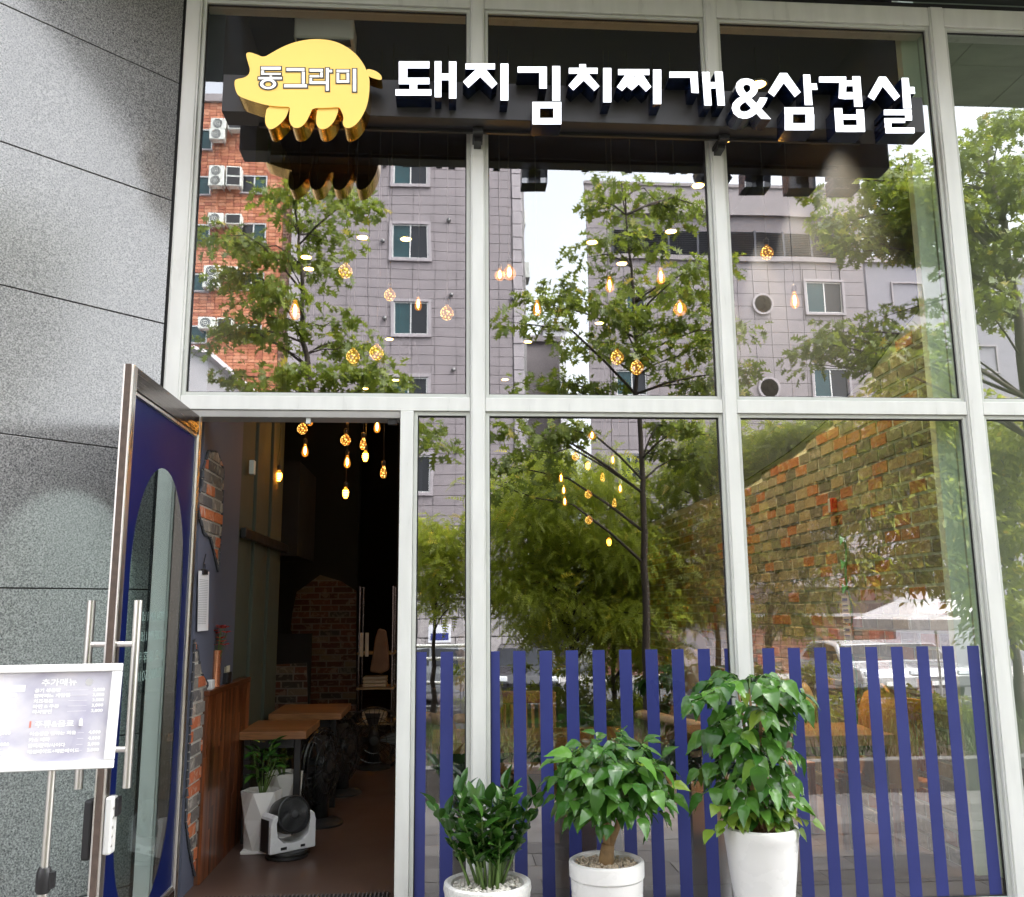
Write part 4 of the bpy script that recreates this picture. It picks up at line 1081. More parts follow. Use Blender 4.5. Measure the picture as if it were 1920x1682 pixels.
# rack with folded cloth near the right of the door
rk = thing('shelf_rack', 'black metal shelf rack with folded towels in the dark corner', 'rack', (-.85, 4.8, 0))
q0, q1 = W(672, 1280, 4.6), W(735, 1280, 4.6); b = MB()
for x in (q0.x, q1.x):
    for y in (4.6, 5.0): b.tube([(x, y, 0), (x, y, 1.75)], .012, 6)
b.build('post', M_STEELD, rk)
for z in (.35, .7, 1.05): 
    b = MB(); b.box(q0.x - .02, q1.x + .02, 4.58, 5.02, z, z + .02); b.build('shelf', pm('rack_wood', (.3, .2, .1), .6, .2), rk)
r = random.Random(3)
for z, nn in ((.372, 3), (.722, 3)):
    for k in range(nn):
        b = MB(); b.box(q0.x + .04, q1.x - .06, 4.62, 4.9, z + k * .035, z + k * .035 + .032); tag(b.build('towel', pm('cream_towel', (.5, .42, .32), .9, .1, 20), bevel=.012), 'folded cream towel, %s in the pile on the %s shelf of the rack' % (('bottom one', 'middle one', 'top one')[k], 'lower' if z < .5 else 'upper'), 'towel', 'folded towels on the rack')
q = W(712, 1215, 4.55)
b = MB(); pts0 = [(-.02, .2), (.06, .18), (.09, .0), (.10, -.22), (.02, -.26), (-.1, -.24), (-.07, -.05), (-.05, .1)]
b.prism([q + Vector((x, .0, z)) for x, z in pts0], (0, .06, 0)); tag(b.build('apron', pm('tan_apron', (.2, .12, .08), .85, .15, 10), bevel=.02), 'tan apron hanging on the side of the shelf rack', 'apron')
for k, (px, nm) in enumerate(((678, 'white'), (688, 'cream'))):
    q = W(px, 1205, 4.57); b = MB(); b.box(q.x - .018, q.x + .018, 4.56, 4.58, q.z - .14, q.z + .1); tag(b.build('hanging_tag', pm('tag_' + nm, (.55, .5, .45), .8, .1), bevel=.003), nm + ' paper tag hanging beside the shelf rack', 'tag')
# door mat
mt_ = thing('door_mat', 'dark ribbed mat on the threshold of the open door', 'mat', (-.85, .12, 0))
b = MB(); b.box(-1.3, -.3, .0, .17, .001, .006); b.build('mat_base', M_BLACK, mt_)
b = MB(); r = random.Random(1)
for i in range(46):
    x = -1.29 + i * .0217; b.box(x, x + .008, -.0, .168, .0062, .012 + r.uniform(0, .003))
b.build('mat_rib', pm('mat_brush', (.09, .075, .07), .9, .3, 60), mt_)

# ------------------------------------------------------------------ right hand brick wall
XB = 3.0
BRW = [(0, (.25, .22, .16)), (.2, (.16, .15, .125)), (.38, (.32, .26, .16)), (.55, (.34, .12, .06)), (.65, (.22, .20, .155)), (.82, (.12, .115, .105)), (.93, (.36, .16, .08))]
M_BRW = brick_mat('muted_old_brick', BRW, .35); M_BRWI = brick_mat('muted_old_brick_mass', BRW, .35, True)
bw = thing('brick_wall', 'tall wall of mixed old bricks in lime mortar along the right of the dining room', 'brick wall', (XB, 2.5, 0))
b = MB(); b.box(XB + .003, XB + .09, .24, 13.2, 0, 5.6); b.build('mortar', pm('pale_green_mortar', (.60, .62, .52), .9, .12, 30, bump=.4), bw)
r = random.Random(17); bl, bh, j = .235, .080, .016
cells = []
z = .004; k = 0
ztop_of = lambda y: 5.4
while z < 3.6:
    y = .252 - (bl * .5 if k % 2 else 0)
    while y < 8.5:
        L = bl * r.uniform(.93, 1.05); y0 = max(.25, y); y1 = y + L - j
        if z + bh > np.interp((y0 + y1) / 2, [.25, .91, 1.67, 2.6, 3.7], [3.34, 3.15, 2.93, 2.83, 2.75]): y += L; continue
        if y1 - y0 > .04: cells.append((y0, y1, z, z + bh))
        y += L
    z += bh + j; k += 1
def vis(c): return (1.2 < c[3] < 3.5) * 10 - c[0]
cells.sort(key=vis, reverse=True)
mass = MB()
for i, (y0, y1, z0, z1) in enumerate(cells):
    d = r.uniform(0, .007)
    tgt = MB() if i < 300 else mass
    a = .003
    n = len(tgt.v)
    f = [(XB - d, y0 + a, z0 + a), (XB - d, y1 - a, z0 + a), (XB - d, y1 - a, z1 - a), (XB - d, y0 + a, z1 - a)]
    g = [(XB + .013, y0, z0), (XB + .013, y1, z0), (XB + .013, y1, z1), (XB + .013, y0, z1)]
    f = [(x, yy + r.uniform(-.003, .003), zz + r.uniform(-.003, .003)) for x, yy, zz in f]
    tgt.v += [Vector(p) for p in f + g]
    tgt.f.append([n + 3, n + 2, n + 1, n]); tgt.mi.append(0)
    for q in range(4):
        q2 = (q + 1) % 4; tgt.f.append([n + q, n + q2, n + 4 + q2, n + 4 + q]); tgt.mi.append(0)
    if i < 300: tgt.build('brick', M_BRW, bw)
mass.build('brick', M_BRWI, bw, kind='stuff')
b = MB(); b.box(2.985, 3.098, .17, .238, 0, 5.55); tag(b.build('corner_post', M_FIN, bevel=.004), 'pale green white post at the window end of the brick wall', 'post')
# wall return above the bricks, painted, with a beam
b = MB(); P_ = [(.25, 5.6), (.25, 3.36), (.6, 3.27), (.91, 3.16), (1.3, 3.08), (1.67, 2.96), (2.1, 2.9), (2.6, 2.84), (3.7, 2.76), (8.5, 2.74), (8.5, 0), (13.2, 0), (13.2, 5.6)]
b.prism([(XB - .012, y, z) for y, z in P_], (.0145, 0, 0)); b.build('painted_upper_wall', M_NAVY, bw)
sn = thing('alarm_box', 'small red and white alarm box fixed to the brick wall', 'alarm', tuple(WX(1568, 948, XB)))
q = WX(1568, 948, XB); b = MB(); b.box(XB - .05, XB - .008, q.y - .035, q.y - .002, q.z - .055, q.z + .055); b.build('red_front', pm('alarm_red', (.55, .04, .02), .4, .05), sn, bevel=.004)
b = MB(); b.box(XB - .05, XB - .008, q.y + .001, q.y + .04, q.z - .055, q.z + .055); b.build('white_side', M_BEAD, sn, bevel=.004)
# hanging notice strip on green cord
hs_ = thing('hanging_notice', 'two white notices hanging on a green cord in front of the brick wall', 'notice', tuple(WX(1592, 1165, XB - .06)))
q0 = WX(1582, 1050, XB - .05); q1 = WX(1590, 1165, XB - .05); y_ = q1.y
b = MB(); pts = [Vector((XB - .03 + .012 * math.sin(i * 1.3), y_ + .02 * math.sin(i * .9), 2.0 - i * .09)) for i in range(16)]; b.tube(pts, .008, 6); 
for i in range(0, 14, 2):
    p = pts[i]; b.poly([p, p + Vector((-.02, .05, .03)), p + Vector((-.03, .02, -.05))]); b.poly([p, p + Vector((-.02, -.05, .02)), p + Vector((-.03, -.02, -.05))])
b.build('green_cord', pm('green_plastic_cord', (.08, .30, .14), .5, .15), hs_)
for z0, z1 in ((1.38, 1.58), (1.16, 1.36)):
    b = MB(); b.box(XB - .062, XB - .055, y_ - .06, y_ + .06, z0, z1); pn = b.build('notice_sheet', pm('paper_white', (.72, .72, .74), .7, .03), hs_)
    b = MB()
    for i in range(5): b.box(XB - .0635, XB - .0625, y_ - .045, y_ + .045, z0 + .02 + i * .035, z0 + .028 + i * .035 + (.012 if i == 4 else 0))
    b.build('notice_print', pm('notice_blue_print', (.10, .14, .4), .7, .1), pn)
# ac unit high behind the sign
q = W(612, 72, .62)
ac = thing('wall_ac', 'cream air conditioner unit high behind the glass above the pig', 'air conditioner', tuple(q))
b = MB(); b.box(q.x - .21, q.x + .19, .55, .78, q.z - .05, q.z + .13); b.build('housing', pm('cream_plastic', (.80, .75, .58), .4, .05), ac, bevel=.02)
b = MB(); b.box(q.x - .19, q.x + .17, .553, .62, q.z - .058, q.z - .051); b.build('outlet', M_BLACK, ac)
b = MB(); b.box(q.x - .02, q.x + .02, .6, .7, q.z + .13, 5.6); b.build('bracket', M_BEAD, ac)

# ------------------------------------------------------------------ window tables and chairs, person, jackets
table('wood_table', -.08, 1.12, .26, .86, 'long wooden table along the window behind the blue stripes at left', .06, .76, 'wooden tables in the restaurant')
table('wood_table', 1.45, 2.62, .26, .86, 'wooden table along the window behind the tall potted plant', .06, .76, 'wooden tables in the restaurant')
M_CHAIR = wood_mat('chair_wood', (.32, .11, .035), (.45, .18, .06), .35, (10, 10, 1.5))
def chair(x, y, yaw, label):
    t = thing('wood_chair', label, 'chair', (x, y, 0), 'wooden chairs at the window tables')
    M = Matrix.Translation((x, y, 0)) @ Matrix.Rotation(yaw, 4, 'Z')
    def bx(nm, *a): b = MB(); b.box(*a, M=M); return b.build(nm, M_CHAIR, t, bevel=.006)
    bx('seat', -.21, .21, -.21, .21, .43, .46)
    for sx in (-.19, .19):
        bx('leg', sx - .018, sx + .018, -.205, -.17, 0, .429); bx('leg', sx - .018, sx + .018, .17, .205, 0, .429)
        bx('back_post', sx - .018, sx + .018, .172, .203, .461, .92)
    for k in range(7): bx('slat', -.155 + k * .05 - .012, -.155 + k * .05 + .012, .18, .195, .50, .84)
    bx('top_rail', -.2, .2, .176, .199, .845, .93)
    return t
chair(2.25, 1.35, rad(15), 'wooden slat chair facing the window beside the tan draped jackets')
chair(.55, 1.35, rad(-5), 'wooden slat chair behind the long window table')
chair(2.72, .62, rad(-80), 'wooden chair under the tan draped jacket near the corner post')
def drape(loc, w, h, d, mat, label, seed, yaw=0):
    r = random.Random(seed); b = MB(); nx, nz = 14, 12
    M = Matrix.Translation(loc) @ Matrix.Rotation(yaw, 4, 'Z')
    for side in (-1, 1):
        for i in range(nx + 1):
            for k in range(nz + 1):
                u = i / nx * 2 - 1; s = k / nz
                wave = .012 * math.sin(u * 9 + s * 3 + seed) + .02 * noise.noise(Vector((u * 2, s * 2.5, seed + side)))
                y = side * (d * (.25 + .75 * min(1, s * 3) ** .5) * .5 + abs(wave) + .02 * s)
                z = h - s * h * (1 - .12 * abs(u)) - .04 * u * u
                b.v.append(M @ Vector((u * w * .5 * (1 - .1 * (1 - s)), y if k else side * .012, z)))
    n = (nx + 1) * (nz + 1)
    for side in (0, 1):
        for i in range(nx):
            for k in range(nz):
                a = side * n + i * (nz + 1) + k; q = [a, a + 1, a + nz + 2, a + nz + 1]
                b.f.append(q if side else q[::-1]); b.mi.append(0)
    for i in range(nx):
        a = i * (nz + 1); b.f.append([a, a + nz + 1, n + a + nz + 1, n + a]); b.mi.append(0)
    for i in (0, nx):
        for k in range(nz):
            a = i * (nz + 1) + k; q = [a, a + 1, n + a + 1, n + a]; b.f.append(q if not i else q[::-1]); b.mi.append(0)
    return tag(b.build('draped_jacket', mat, smooth=True), label, 'jacket')
M_TAN = pm('tan_cloth', (.52, .25, .09), .9, .15, 6, bump=.3, bscale=200); M_BEIGE = pm('beige_cloth', (.62, .45, .25), .9, .12, 6, bump=.3, bscale=200)
drape((2.73, .62, .40), .46, .62, .20, M_TAN, 'tan jacket draped over the chair nearest the corner post', 1, rad(75))
drape((2.35, 1.42, .42), .5, .60, .2, M_BEIGE, 'beige jacket draped over a chair at the window table', 4, rad(20))
# face mask on the table
q = WZ(1521, 1392, .76); q = Vector((q.x, .42, .762)); b = MB()
for i in range(7):
    for k in range(5):
        u = i / 6 * 2 - 1; s = k / 4; b.v.append(q + Vector((u * .075, -.02 + .04 * s, .02 + .085 * s * (1 - .35 * u * u) + .02 * (1 - u * u) * math.sin(math.pi * s))))
for i in range(6):
    for k in range(4):
        a = i * 5 + k; b.f.append([a, a + 5, a + 6, a + 1]); b.mi.append(0)
mk = b.build('face_mask', pm('mask_white', (.78, .8, .78), .8, .03), smooth=True); tag(mk, 'white face mask left on the wooden window table', 'mask')
b = MB()
for sx in (-1, 1): b.tube([q + Vector((sx * .073, 0, .03)), q + Vector((sx * .12, .01, .06)), q + Vector((sx * .115, .015, .10)), q + Vector((sx * .07, .02, .085))], .002, 5)
ORG[mk] = Vector((0, 0, 0)); b.build('ear_loop', pm('mask_white', (.78, .8, .78), .8, .03), mk)
# seated people
def person(x, y, yaw, shirt, trousers, hair, label, skin=(.50, .30, .20)):
    t = thing('person', label, 'person', (x, y, 0)); M = Matrix.Translation((x, y, 0)) @ Matrix.Rotation(yaw, 4, 'Z')
    def skinmesh(nm, verts, edges, rr, mat, root=0, sub=2):
        me = bpy.data.meshes.new(nm); me.from_pydata([tuple(M @ Vector(v) - ORG[t]) for v in verts], edges, []); me.materials.append(mat)
        o = bpy.data.objects.new(nm, me); COL.objects.link(o); o.parent = t; ORG[o] = ORG[t]
        md = o.modifiers.new('skin', 'SKIN'); sv = me.skin_vertices[0].data
        for i, q in enumerate(rr): sv[i].radius = q if isinstance(q, tuple) else (q, q); sv[i].use_root = (i == root)
        s2 = o.modifiers.new('sub', 'SUBSURF'); s2.levels = sub; s2.render_levels = sub; md.use_smooth_shade = True
        return o
    ms_ = pm('skin_%s' % label[:8], skin, .5, .08, 8)
    # faces local -y; seat height .46
    V_ = [(0, .05, .52), (0, .06, .72), (0, .05, .92), (0, .03, 1.03), (0, .0, 1.12), (0, -.015, 1.20), (0, -.01, 1.27),
          (.17, .05, .97), (.23, -.02, .72), (.16, -.28, .78), (.12, -.36, .79), (-.17, .05, .97), (-.23, -.02, .72), (-.16, -.28, .78), (-.12, -.36, .79),
          (.10, -.02, .50), (.13, -.42, .50), (.13, -.40, .10), (.13, -.52, .05), (-.10, -.02, .50), (-.13, -.42, .50), (-.13, -.40, .10), (-.13, -.52, .05)]
    E_ = [(0, 1), (1, 2), (2, 3), (3, 4), (4, 5), (5, 6), (2, 7), (7, 8), (8, 9), (9, 10), (2, 11), (11, 12), (12, 13), (13, 14), (0, 15), (15, 16), (16, 17), (17, 18), (0, 19), (19, 20), (20, 21), (21, 22)]
    R_ = [(.15, .11), (.135, .095), (.15, .10), .055, .075, (.082, .098), (.06, .075), .055, .045, .036, .03, .055, .045, .036, .03, .085, .065, .045, .035, .085, .065, .045, .035]
    body_ = skinmesh('body', V_, E_, R_, ms_)
    sh = skinmesh('shirt', [(0, .05, .50), (0, .06, .72), (0, .05, .93), (.17, .05, .98), (.225, .0, .80), (-.17, .05, .98), (-.225, .0, .80)], [(0, 1), (1, 2), (2, 3), (3, 4), (2, 5), (5, 6)], [(.165, .125), (.15, .11), (.165, .115), .07, .065, .07, .065], pm('shirt_%s' % label[:10], shirt, .9, .08, 8, bump=.2), 0)
    skinmesh('trousers', [(0, .05, .50), (.10, -.02, .50), (.13, -.42, .50), (.13, -.40, .14), (-.10, -.02, .50), (-.13, -.42, .50), (-.13, -.40, .14)], [(0, 1), (1, 2), (2, 3), (0, 4), (4, 5), (5, 6)], [(.165, .125), .098, .078, .06, .098, .078, .06], pm('trousers_%s' % label[:8], trousers, .9, .1, 8), 0)
    b = MB(); hc_ = M @ Vector((0, .02, 1.235))
    n = 14
    for i in range(8):
        for k in range(n):
            th = math.pi * .56 * i / 7; ph = 2 * math.pi * k / n; front = max(0, -math.sin(ph))
            th2 = th * (1 - .35 * front); rr = .105
            b.v.append(M @ Vector((math.cos(ph) * math.sin(th2) * .098, .012 + math.sin(ph) * math.sin(th2) * .115, 1.225 + math.cos(th2) * .125)))
    for i in range(7):
        for k in range(n):
            k2 = (k + 1) % n; b.f.append([i * n + k, (i + 1) * n + k, (i + 1) * n + k2, i * n + k2]); b.mi.append(0)
    b.build('hair', pm('hair_dark', hair, .5, .3, 40), t, smooth=True)
    b = MB(); b.tube([M @ Vector((0, -.095, 1.23)), M @ Vector((0, -.122, 1.195)), M @ Vector((0, -.105, 1.185))], [.008, .015, .01], 6)
    for sx in (-1, 1): b.sphere(M @ Vector((sx * .085, .0, 1.205)), .022, 8)
    b.build('nose_and_ears', ms_, t, smooth=True)
    b = MB()
    for sx in (-1, 1): b.sphere(M @ Vector((sx * .034, -.092, 1.225)), .011, 6)
    b.build('eyes', M_BLACK, t, smooth=True)
q = W(878, 1290, 1.55)
person(q.x, 1.55, rad(-35), (.42, .36, .44), (.05, .05, .07), (.09, .06, .045), 'person in a mauve shirt seated behind the first white mullion')
q = W(1303, 1340, 1.05)
person(q.x + .02, 1.2, rad(-75), (.50, .68, .58), (.06, .06, .08), (.02, .018, .016), 'person in a mint T-shirt seated behind the tall potted plant')

# ------------------------------------------------------------------ neighbouring room at the far right
M_ROOM2 = pm('pale_room_paint', (.42, .45, .38), .8, .05, 2)
r2 = thing('neighbour_room', 'pale room with a textured tile ceiling behind the last window bay', 'room', (5, 3, 0))
b = MB(); b.box(3.25, 8, 3.4, 3.5, 0, 5.44); b.box(8, 8.1, .17, 3.4, 0, 5.6); b.build('wall', M_ROOM2, r2)
b = MB(); b.box(3.11, 8, .17, 4.5, 5.62, 5.66); b.build('ceiling_slab', M_ROOM2, r2)
b = MB(); b.box(3.105, 3.12, .24, 13.2, 0, 5.6); b.build('side_wall', M_ROOM2, r2)
M_TILE = pm('pitted_ceiling_tile', (.50, .55, .45), .9, .12, 3, bump=1, bscale=25, stretch=(1, 2.5, 1))
for ix in range(8):
    for iy in range(6):
        b = MB(); b.box(3.13 + ix * .6, 3.13 + ix * .6 + .594, .2 + iy * .6, .2 + iy * .6 + .594, 5.45, 5.465); b.build('ceiling_tile', M_TILE, r2, bevel=.003)

# ================================================================== LAMPS
M_CORD = M_BLACK
AMB = glass_mat('amber_bulb_glass', .05, (1.0, .80, .45), 0)
_t = AMB.node_tree; _e = N(_t, 'ShaderNodeEmission', Strength=.07); _e.inputs[0].default_value = (1, .34, .04, 1); _a = N(_t, 'ShaderNodeAddShader')
_o = _t.nodes['Material Output']; _s = _o.inputs[0].links[0].from_socket; _t.links.new(_s, _a.inputs[0]); _t.links.new(_e.outputs[0], _a.inputs[1]); _t.links.new(_a.outputs[0], _o.inputs[0])
M_FIL = emat('hot_filament', (1, .55, .15), 12)
M_FIL2 = emat('warm_filament', (1, .42, .06), 6)
def spark_mat():
    mt, t, b, out = nodes_of('sparkling_bulb'); tc = N(t, 'ShaderNodeTexCoord')
    v = N(t, 'ShaderNodeTexVoronoi', Scale=55); t.links.new(tc.outputs['Object'], v.inputs['Vector'])
    r = ramp(t, [(0, (1, .8, .35)), (.28, (1, .5, .08)), (.5, (.32, .11, .015))], v.outputs['Distance']); 
    e = ramp(t, [(0, (1, 1, 1)), (.35, (.35, .35, .35)), (.55, (.10, .10, .10))], v.outputs['Distance'])
    t.links.new(r.outputs[0], b.inputs['Base Color']); t.links.new(r.outputs[0], b.inputs['Emission Color'])
    m_ = N(t, 'ShaderNodeMath', operation='MULTIPLY'); t.links.new(e.outputs[0], m_.inputs[0]); m_.inputs[1].default_value = 1.0
    t.links.new(m_.outputs[0], b.inputs['Emission Strength']); b.inputs['Roughness'].default_value = .2; return mt
M_SPARK = spark_mat()
PROF = {'drop': [(.012, .0), (.013, -.012), (.022, -.035), (.029, -.062), (.031, -.080), (.027, -.100), (.016, -.114), (.001, -.119)],
        'globe': [(.012, .0), (.014, -.012), (.030, -.024), (.044, -.045), (.048, -.064), (.044, -.083), (.030, -.101), (.014, -.110), (.001, -.112)],
        'lantern': [(.012, 0), (.018, -.012), (.030, -.034), (.032, -.05), (.030, -.07), (.024, -.09), (.012, -.105), (.001, -.108)]}
_bulbmesh = {}
def bulb_parts(kind):
    if kind in _bulbmesh: return _bulbmesh[kind]
    L = []
    shape = {'edison': 'drop', 'round': 'globe', 'spark': 'globe', 'sparkdrop': 'drop', 'spiral': 'lantern'}[kind]
    b = MB(); b.lathe([(.012, .0), (.018, .002), (.018, .04), (.012, .048), (.004, .052), (.001, .052)], 14); L.append(('socket', b, M_BLACK))
    b = MB(); b.lathe(PROF[shape], 18); gl = b
    L.append(('bulb_glass', b, M_SPARK if 'spark' in kind else AMB))
    if 'spark' not in kind:
        b = MB()
        if kind == 'spiral':
            for i in range(5):
                z = -.03 - i * .016; rr = [.022, .026, .025, .021, .014][i]
                b.tube([Vector((rr * math.cos(a), rr * math.sin(a), z)) for a in [2 * math.pi * q / 14 for q in range(15)]], .0032, 5)
        elif kind == 'round':
            b.tube([(0, 0, -.02), (0, 0, -.04), (0, 0, -.07), (0, 0, -.085)], [.006, .013, .014, .005], 8)
        else:
            b.tube([(0, 0, -.025), (0, 0, -.045), (0, 0, -.08), (0, 0, -.095)], [.004, .010, .009, .003], 8)
        L.append(('filament', b, M_FIL2 if kind == 'spiral' else M_FIL))
    res = []
    for nm, b, mat in L:
        me = bpy.data.meshes.new(nm); me.from_pydata([tuple(v) for v in b.v], [], b.f); me.materials.append(mat); me.polygons.foreach_set('use_smooth', [True] * len(b.f)); me.update(); res.append((nm, me))
    _bulbmesh[kind] = res; return res
KN = {'edison': 'amber teardrop bulb with a bright filament', 'round': 'round clear bulb with a bright filament', 'spark': 'sparkling gold globe bulb', 'sparkdrop': 'sparkling gold teardrop bulb', 'spiral': 'lantern shaped bulb with a spiral filament'}
def pendant(px, py, Y, kind, where, grp, s=1.0):
    c = W(px, py, Y); top = c + Vector((0, 0, .06 * s))
    t = thing('pendant_bulb', KN[kind] + ' ' + where, 'pendant lamp', tuple(c), grp)
    for nm, me in bulb_parts(kind): place(nm, me, t, Matrix.Translation(top) @ Matrix.Diagonal((s, s, s, 1)))
    b = MB(); b.tube([top + Vector((0, 0, .05 * s)), (top.x, top.y, 5.6)], .003, 5); b.build('cord', M_CORD, t)
G1 = 'bulbs hanging high behind the upper panes'
for (px, py, k, wh, Y, s) in (
    (648, 508, 'spark', 'hanging in the crown of the reflected tree at upper left', .9, 1.0), (553, 582, 'edison', 'lowest at left by the reflected trunk', .9, 1.15), (731, 553, 'spark', 'left of the reflected window, unlit grey', 1.0, .85),
    (784, 570, 'edison', 'in front of the reflected window', 1.2, .85), (838, 587, 'spark', 'nearest the left of the first mullion', 1.0, 1.0), (662, 668, 'spark', 'left one of the low pair above the door', 1.1, 1.0), (706, 661, 'spark', 'right one of the low pair above the door', 1.1, 1.05),
    (937, 516, 'round', 'left of the touching pair beside the first mullion', 1.0, .8), (955, 512, 'round', 'right of the touching pair beside the first mullion', 1.0, 1.0), (1007, 578, 'edison', 'by the reflected building corner', 1.0, .95), (1143, 534, 'edison', 'at the left of the middle tree crown', 1.0, .98),
    (1239, 518, 'edison', 'highest in the middle tree crown', 1.0, 1.0), (1275, 579, 'round', 'at the right of the middle tree crown', 1.0, 1.0), (1157, 670, 'spark', 'upper one of the low pair in the middle bay', 1.0, 1.0), (1194, 689, 'spark', 'lower one of the low pair in the middle bay', 1.0, 1.0),
    (1438, 474, 'spark', 'alone in front of the reflected louvre band', .9, 1.0), (1490, 563, 'edison', 'left of the reflected window in the right bay', .9, 1.05)):
    pendant(px, py, Y, k, wh, G1, s)
G2 = 'bulbs hanging in the dark room seen through the door'
for (px, py, k, wh) in ((567, 804, 'spark', 'at the upper left of the doorway'), (581, 787, 'edison', 'half hidden by the door head at left'), (572, 845, 'edison', 'below the pair at upper left of the doorway'), (523, 894, 'spiral', 'far left of the doorway'),
    (652, 784, 'spiral', 'half hidden by the door head at the middle'), (648, 825, 'spark', 'below the door head at the middle'), (651, 866, 'edison', 'in the middle of the doorway cluster'), (681, 832, 'sparkdrop', 'right of the middle of the doorway'), (685, 857, 'spiral', 'below the sparkling teardrop in the doorway'),
    (707, 800, 'edison', 'at the upper right of the doorway'), (719, 885, 'sparkdrop', 'at the lower right of the doorway'), (648, 926, 'spiral', 'lowest in the doorway')):
    pendant(px, py, 2.6, k, wh, G2, .92)
G3 = 'bulbs hanging deep in the room behind the middle pane'
for (px, py, k, wh) in ((1110, 817, 'round', 'highest of the deep cluster'), (1102, 874, 'spiral', 'upper middle of the deep cluster'), (1149, 862, 'edison', 'upper right of the deep cluster'), (1052, 896, 'edison', 'leftmost of the deep cluster'), (1130, 895, 'sparkdrop', 'right of the middle of the deep cluster'),
    (1057, 919, 'edison', 'left side of the deep cluster, second down'), (1059, 940, 'edison', 'left side of the deep cluster, third down'), (1103, 927, 'spark', 'centre of the deep cluster'), (1163, 916, 'edison', 'rightmost of the deep cluster'), (1152, 943, 'sparkdrop', 'right side of the deep cluster, low'), (1104, 975, 'spark', 'low centre of the deep cluster'), (1142, 1017, 'spiral', 'lowest of the deep cluster'), (1079, 856, 'spark', 'upper left of the deep cluster')):
    pendant(px, py, 5.6, k, wh, G3, .95)
WASH = 120
M_DL = emat('downlight_glow', (1, .74, .34), 2.2)
dl_me = None
def downlight(px, py, wh, Zc=5.598, r_=.068, p=None, watts=0):
    if p is None: p = WZ(px, py, Zc)
    t = thing('downlight', 'round warm recessed ceiling light ' + wh, 'ceiling light', tuple(p), 'recessed ceiling lights')
    b = MB(); b.lathe([(.001, -.004), (r_ * .85, -.004)], 24, p); 
    b.f.append(list(range(24, 48))); b.mi.append(0); b.build('diffuser', M_DL, t)
    b = MB(); b.lathe([(r_ * .86, .0), (r_ * .86, -.012), (r_ * 1.12, -.010), (r_ * 1.12, 0)], 24, p); b.build('trim_ring', M_BEAD, t)
    if watts:
        l = bpy.data.lights.new('downlight_beam', 'SPOT'); l.energy = watts; l.color = (1, .72, .42); l.spot_size = rad(60); l.spot_blend = .6; l.shadow_soft_size = .06
        lo_ = bpy.data.objects.new('downlight_beam', l); COL.objects.link(lo_); lo_.parent = t; lo_.location = (0, 0, -.02); lo_.rotation_euler = (0, rad(-14), 0)
for i, (px, py, wh) in enumerate(((680, 444, 'left of the upper reflected window'), (761, 447, 'in front of the upper reflected window'), (574, 481, 'in the left tree crown, upper'), (579, 503, 'in the left tree crown, lower'), (730, 635, 'below the middle reflected window'), (742, 712, 'above the door transom at right'), (684, 728, 'above the door transom at left'),
    (1110, 453, 'at the left edge of the right hand building'), (1166, 493, 'in the top of the middle tree crown'), (1124, 605, 'in the middle tree crown'), (947, 711, 'low beside the first mullion'), (1600, 695, 'low in the right bay'), (990, 640, 'by the reflected cables'))):
    downlight(px, py, wh)

for i, y in enumerate((1.35, 2.2, 3.1, 4.2)):
    downlight(0, 0, 'washing the brick wall, %s from the window' % ('first', 'second', 'third', 'fourth')[i], p=Vector((2.45, y, 5.598)), watts=WASH)
# ================================================================== ACROSS THE STREET (seen mirrored in the panes)
YB = 27.0; RY = 2 * G - YB                 # facade line of the far side
M_TILEA = pm('grey_stone_tile_facade', (.235, .205, .215), .55, .09, 1.2, bump=.1)
M_TILEJ = pm('facade_joint', (.19, .17, .18), .9, .1)
M_TRIMA = pm('grey_stone_trim', (.33, .30, .315), .6, .1, 3)
M_ALU = pm('aluminium_frame', (.55, .55, .54), .35, .05, 5, metal=.6)
M_WGL = pm('teal_window_glass', (.018, .055, .062), .12, .3, .6, spec=.4)
M_WGD = pm('dark_window_glass', (.014, .016, .02), .12, .35, .6, spec=.4)
M_CONC = pm('concrete_wall', (.28, .25, .255), .75, .08, 1.5)
M_PIPE = pm('grey_pipe', (.30, .29, .29), .5, .1)
M_LOUV = pm('dark_louvre', (.03, .032, .045), .5, .1)
def rect_px(x0, y0, x1, y1, Yv=YB):
    a, c = V(x0, y1, Yv), V(x1, y0, Yv); return min(a.x, c.x), max(a.x, c.x), min(a.z, c.z), max(a.z, c.z)
def tiles(parent, x0, x1, z0, z1, yf, tw, th, mat, holes, nm='facade_tile', out=.02):
    b = MB(); z = z0; k = 0; r = random.Random(int(x0 * 10) + 7)
    while z < z1 - .02:
        zz = min(z + th, z1); x = x0
        while x < x1 - .02:
            xx = min(x + tw, x1)
            segs = [(x, xx, z, zz)]
            for (a, c, d, e) in holes:
                new = []
                for (p, q, u, v) in segs:
                    if q <= a or p >= c or v <= d or u >= e: new.append((p, q, u, v)); continue
                    if p < a: new.append((p, a, u, v))
                    if q > c: new.append((c, q, u, v))
                    pp, qq = max(p, a), min(q, c)
                    if u < d: new.append((pp, qq, u, d))
                    if v > e: new.append((pp, qq, e, v))
                segs = new
            for (p, q, u, v) in segs:
                if q - p < .03 or v - u < .03: continue
                y_ = yf + out + r.uniform(-.002, .002); g = .008; n = len(b.v)
                b.v += [Vector(t) for t in ((p + g, y_, u + g), (q - g, y_, u + g), (q - g, y_, v - g), (p + g, y_, v - g), (p + g, yf, u + g), (q - g, yf, u + g), (q - g, yf, v - g), (p + g, yf, v - g))]
                b.f.append([n + 3, n + 2, n + 1, n]); b.mi.append(0)
                for i in range(4):
                    j = (i + 1) % 4; b.f.append([n + i, n + j, n + 4 + j, n + 4 + i]); b.mi.append(0)
            x = xx
        z = zz
    return b.build(nm, mat, parent, kind='stuff')
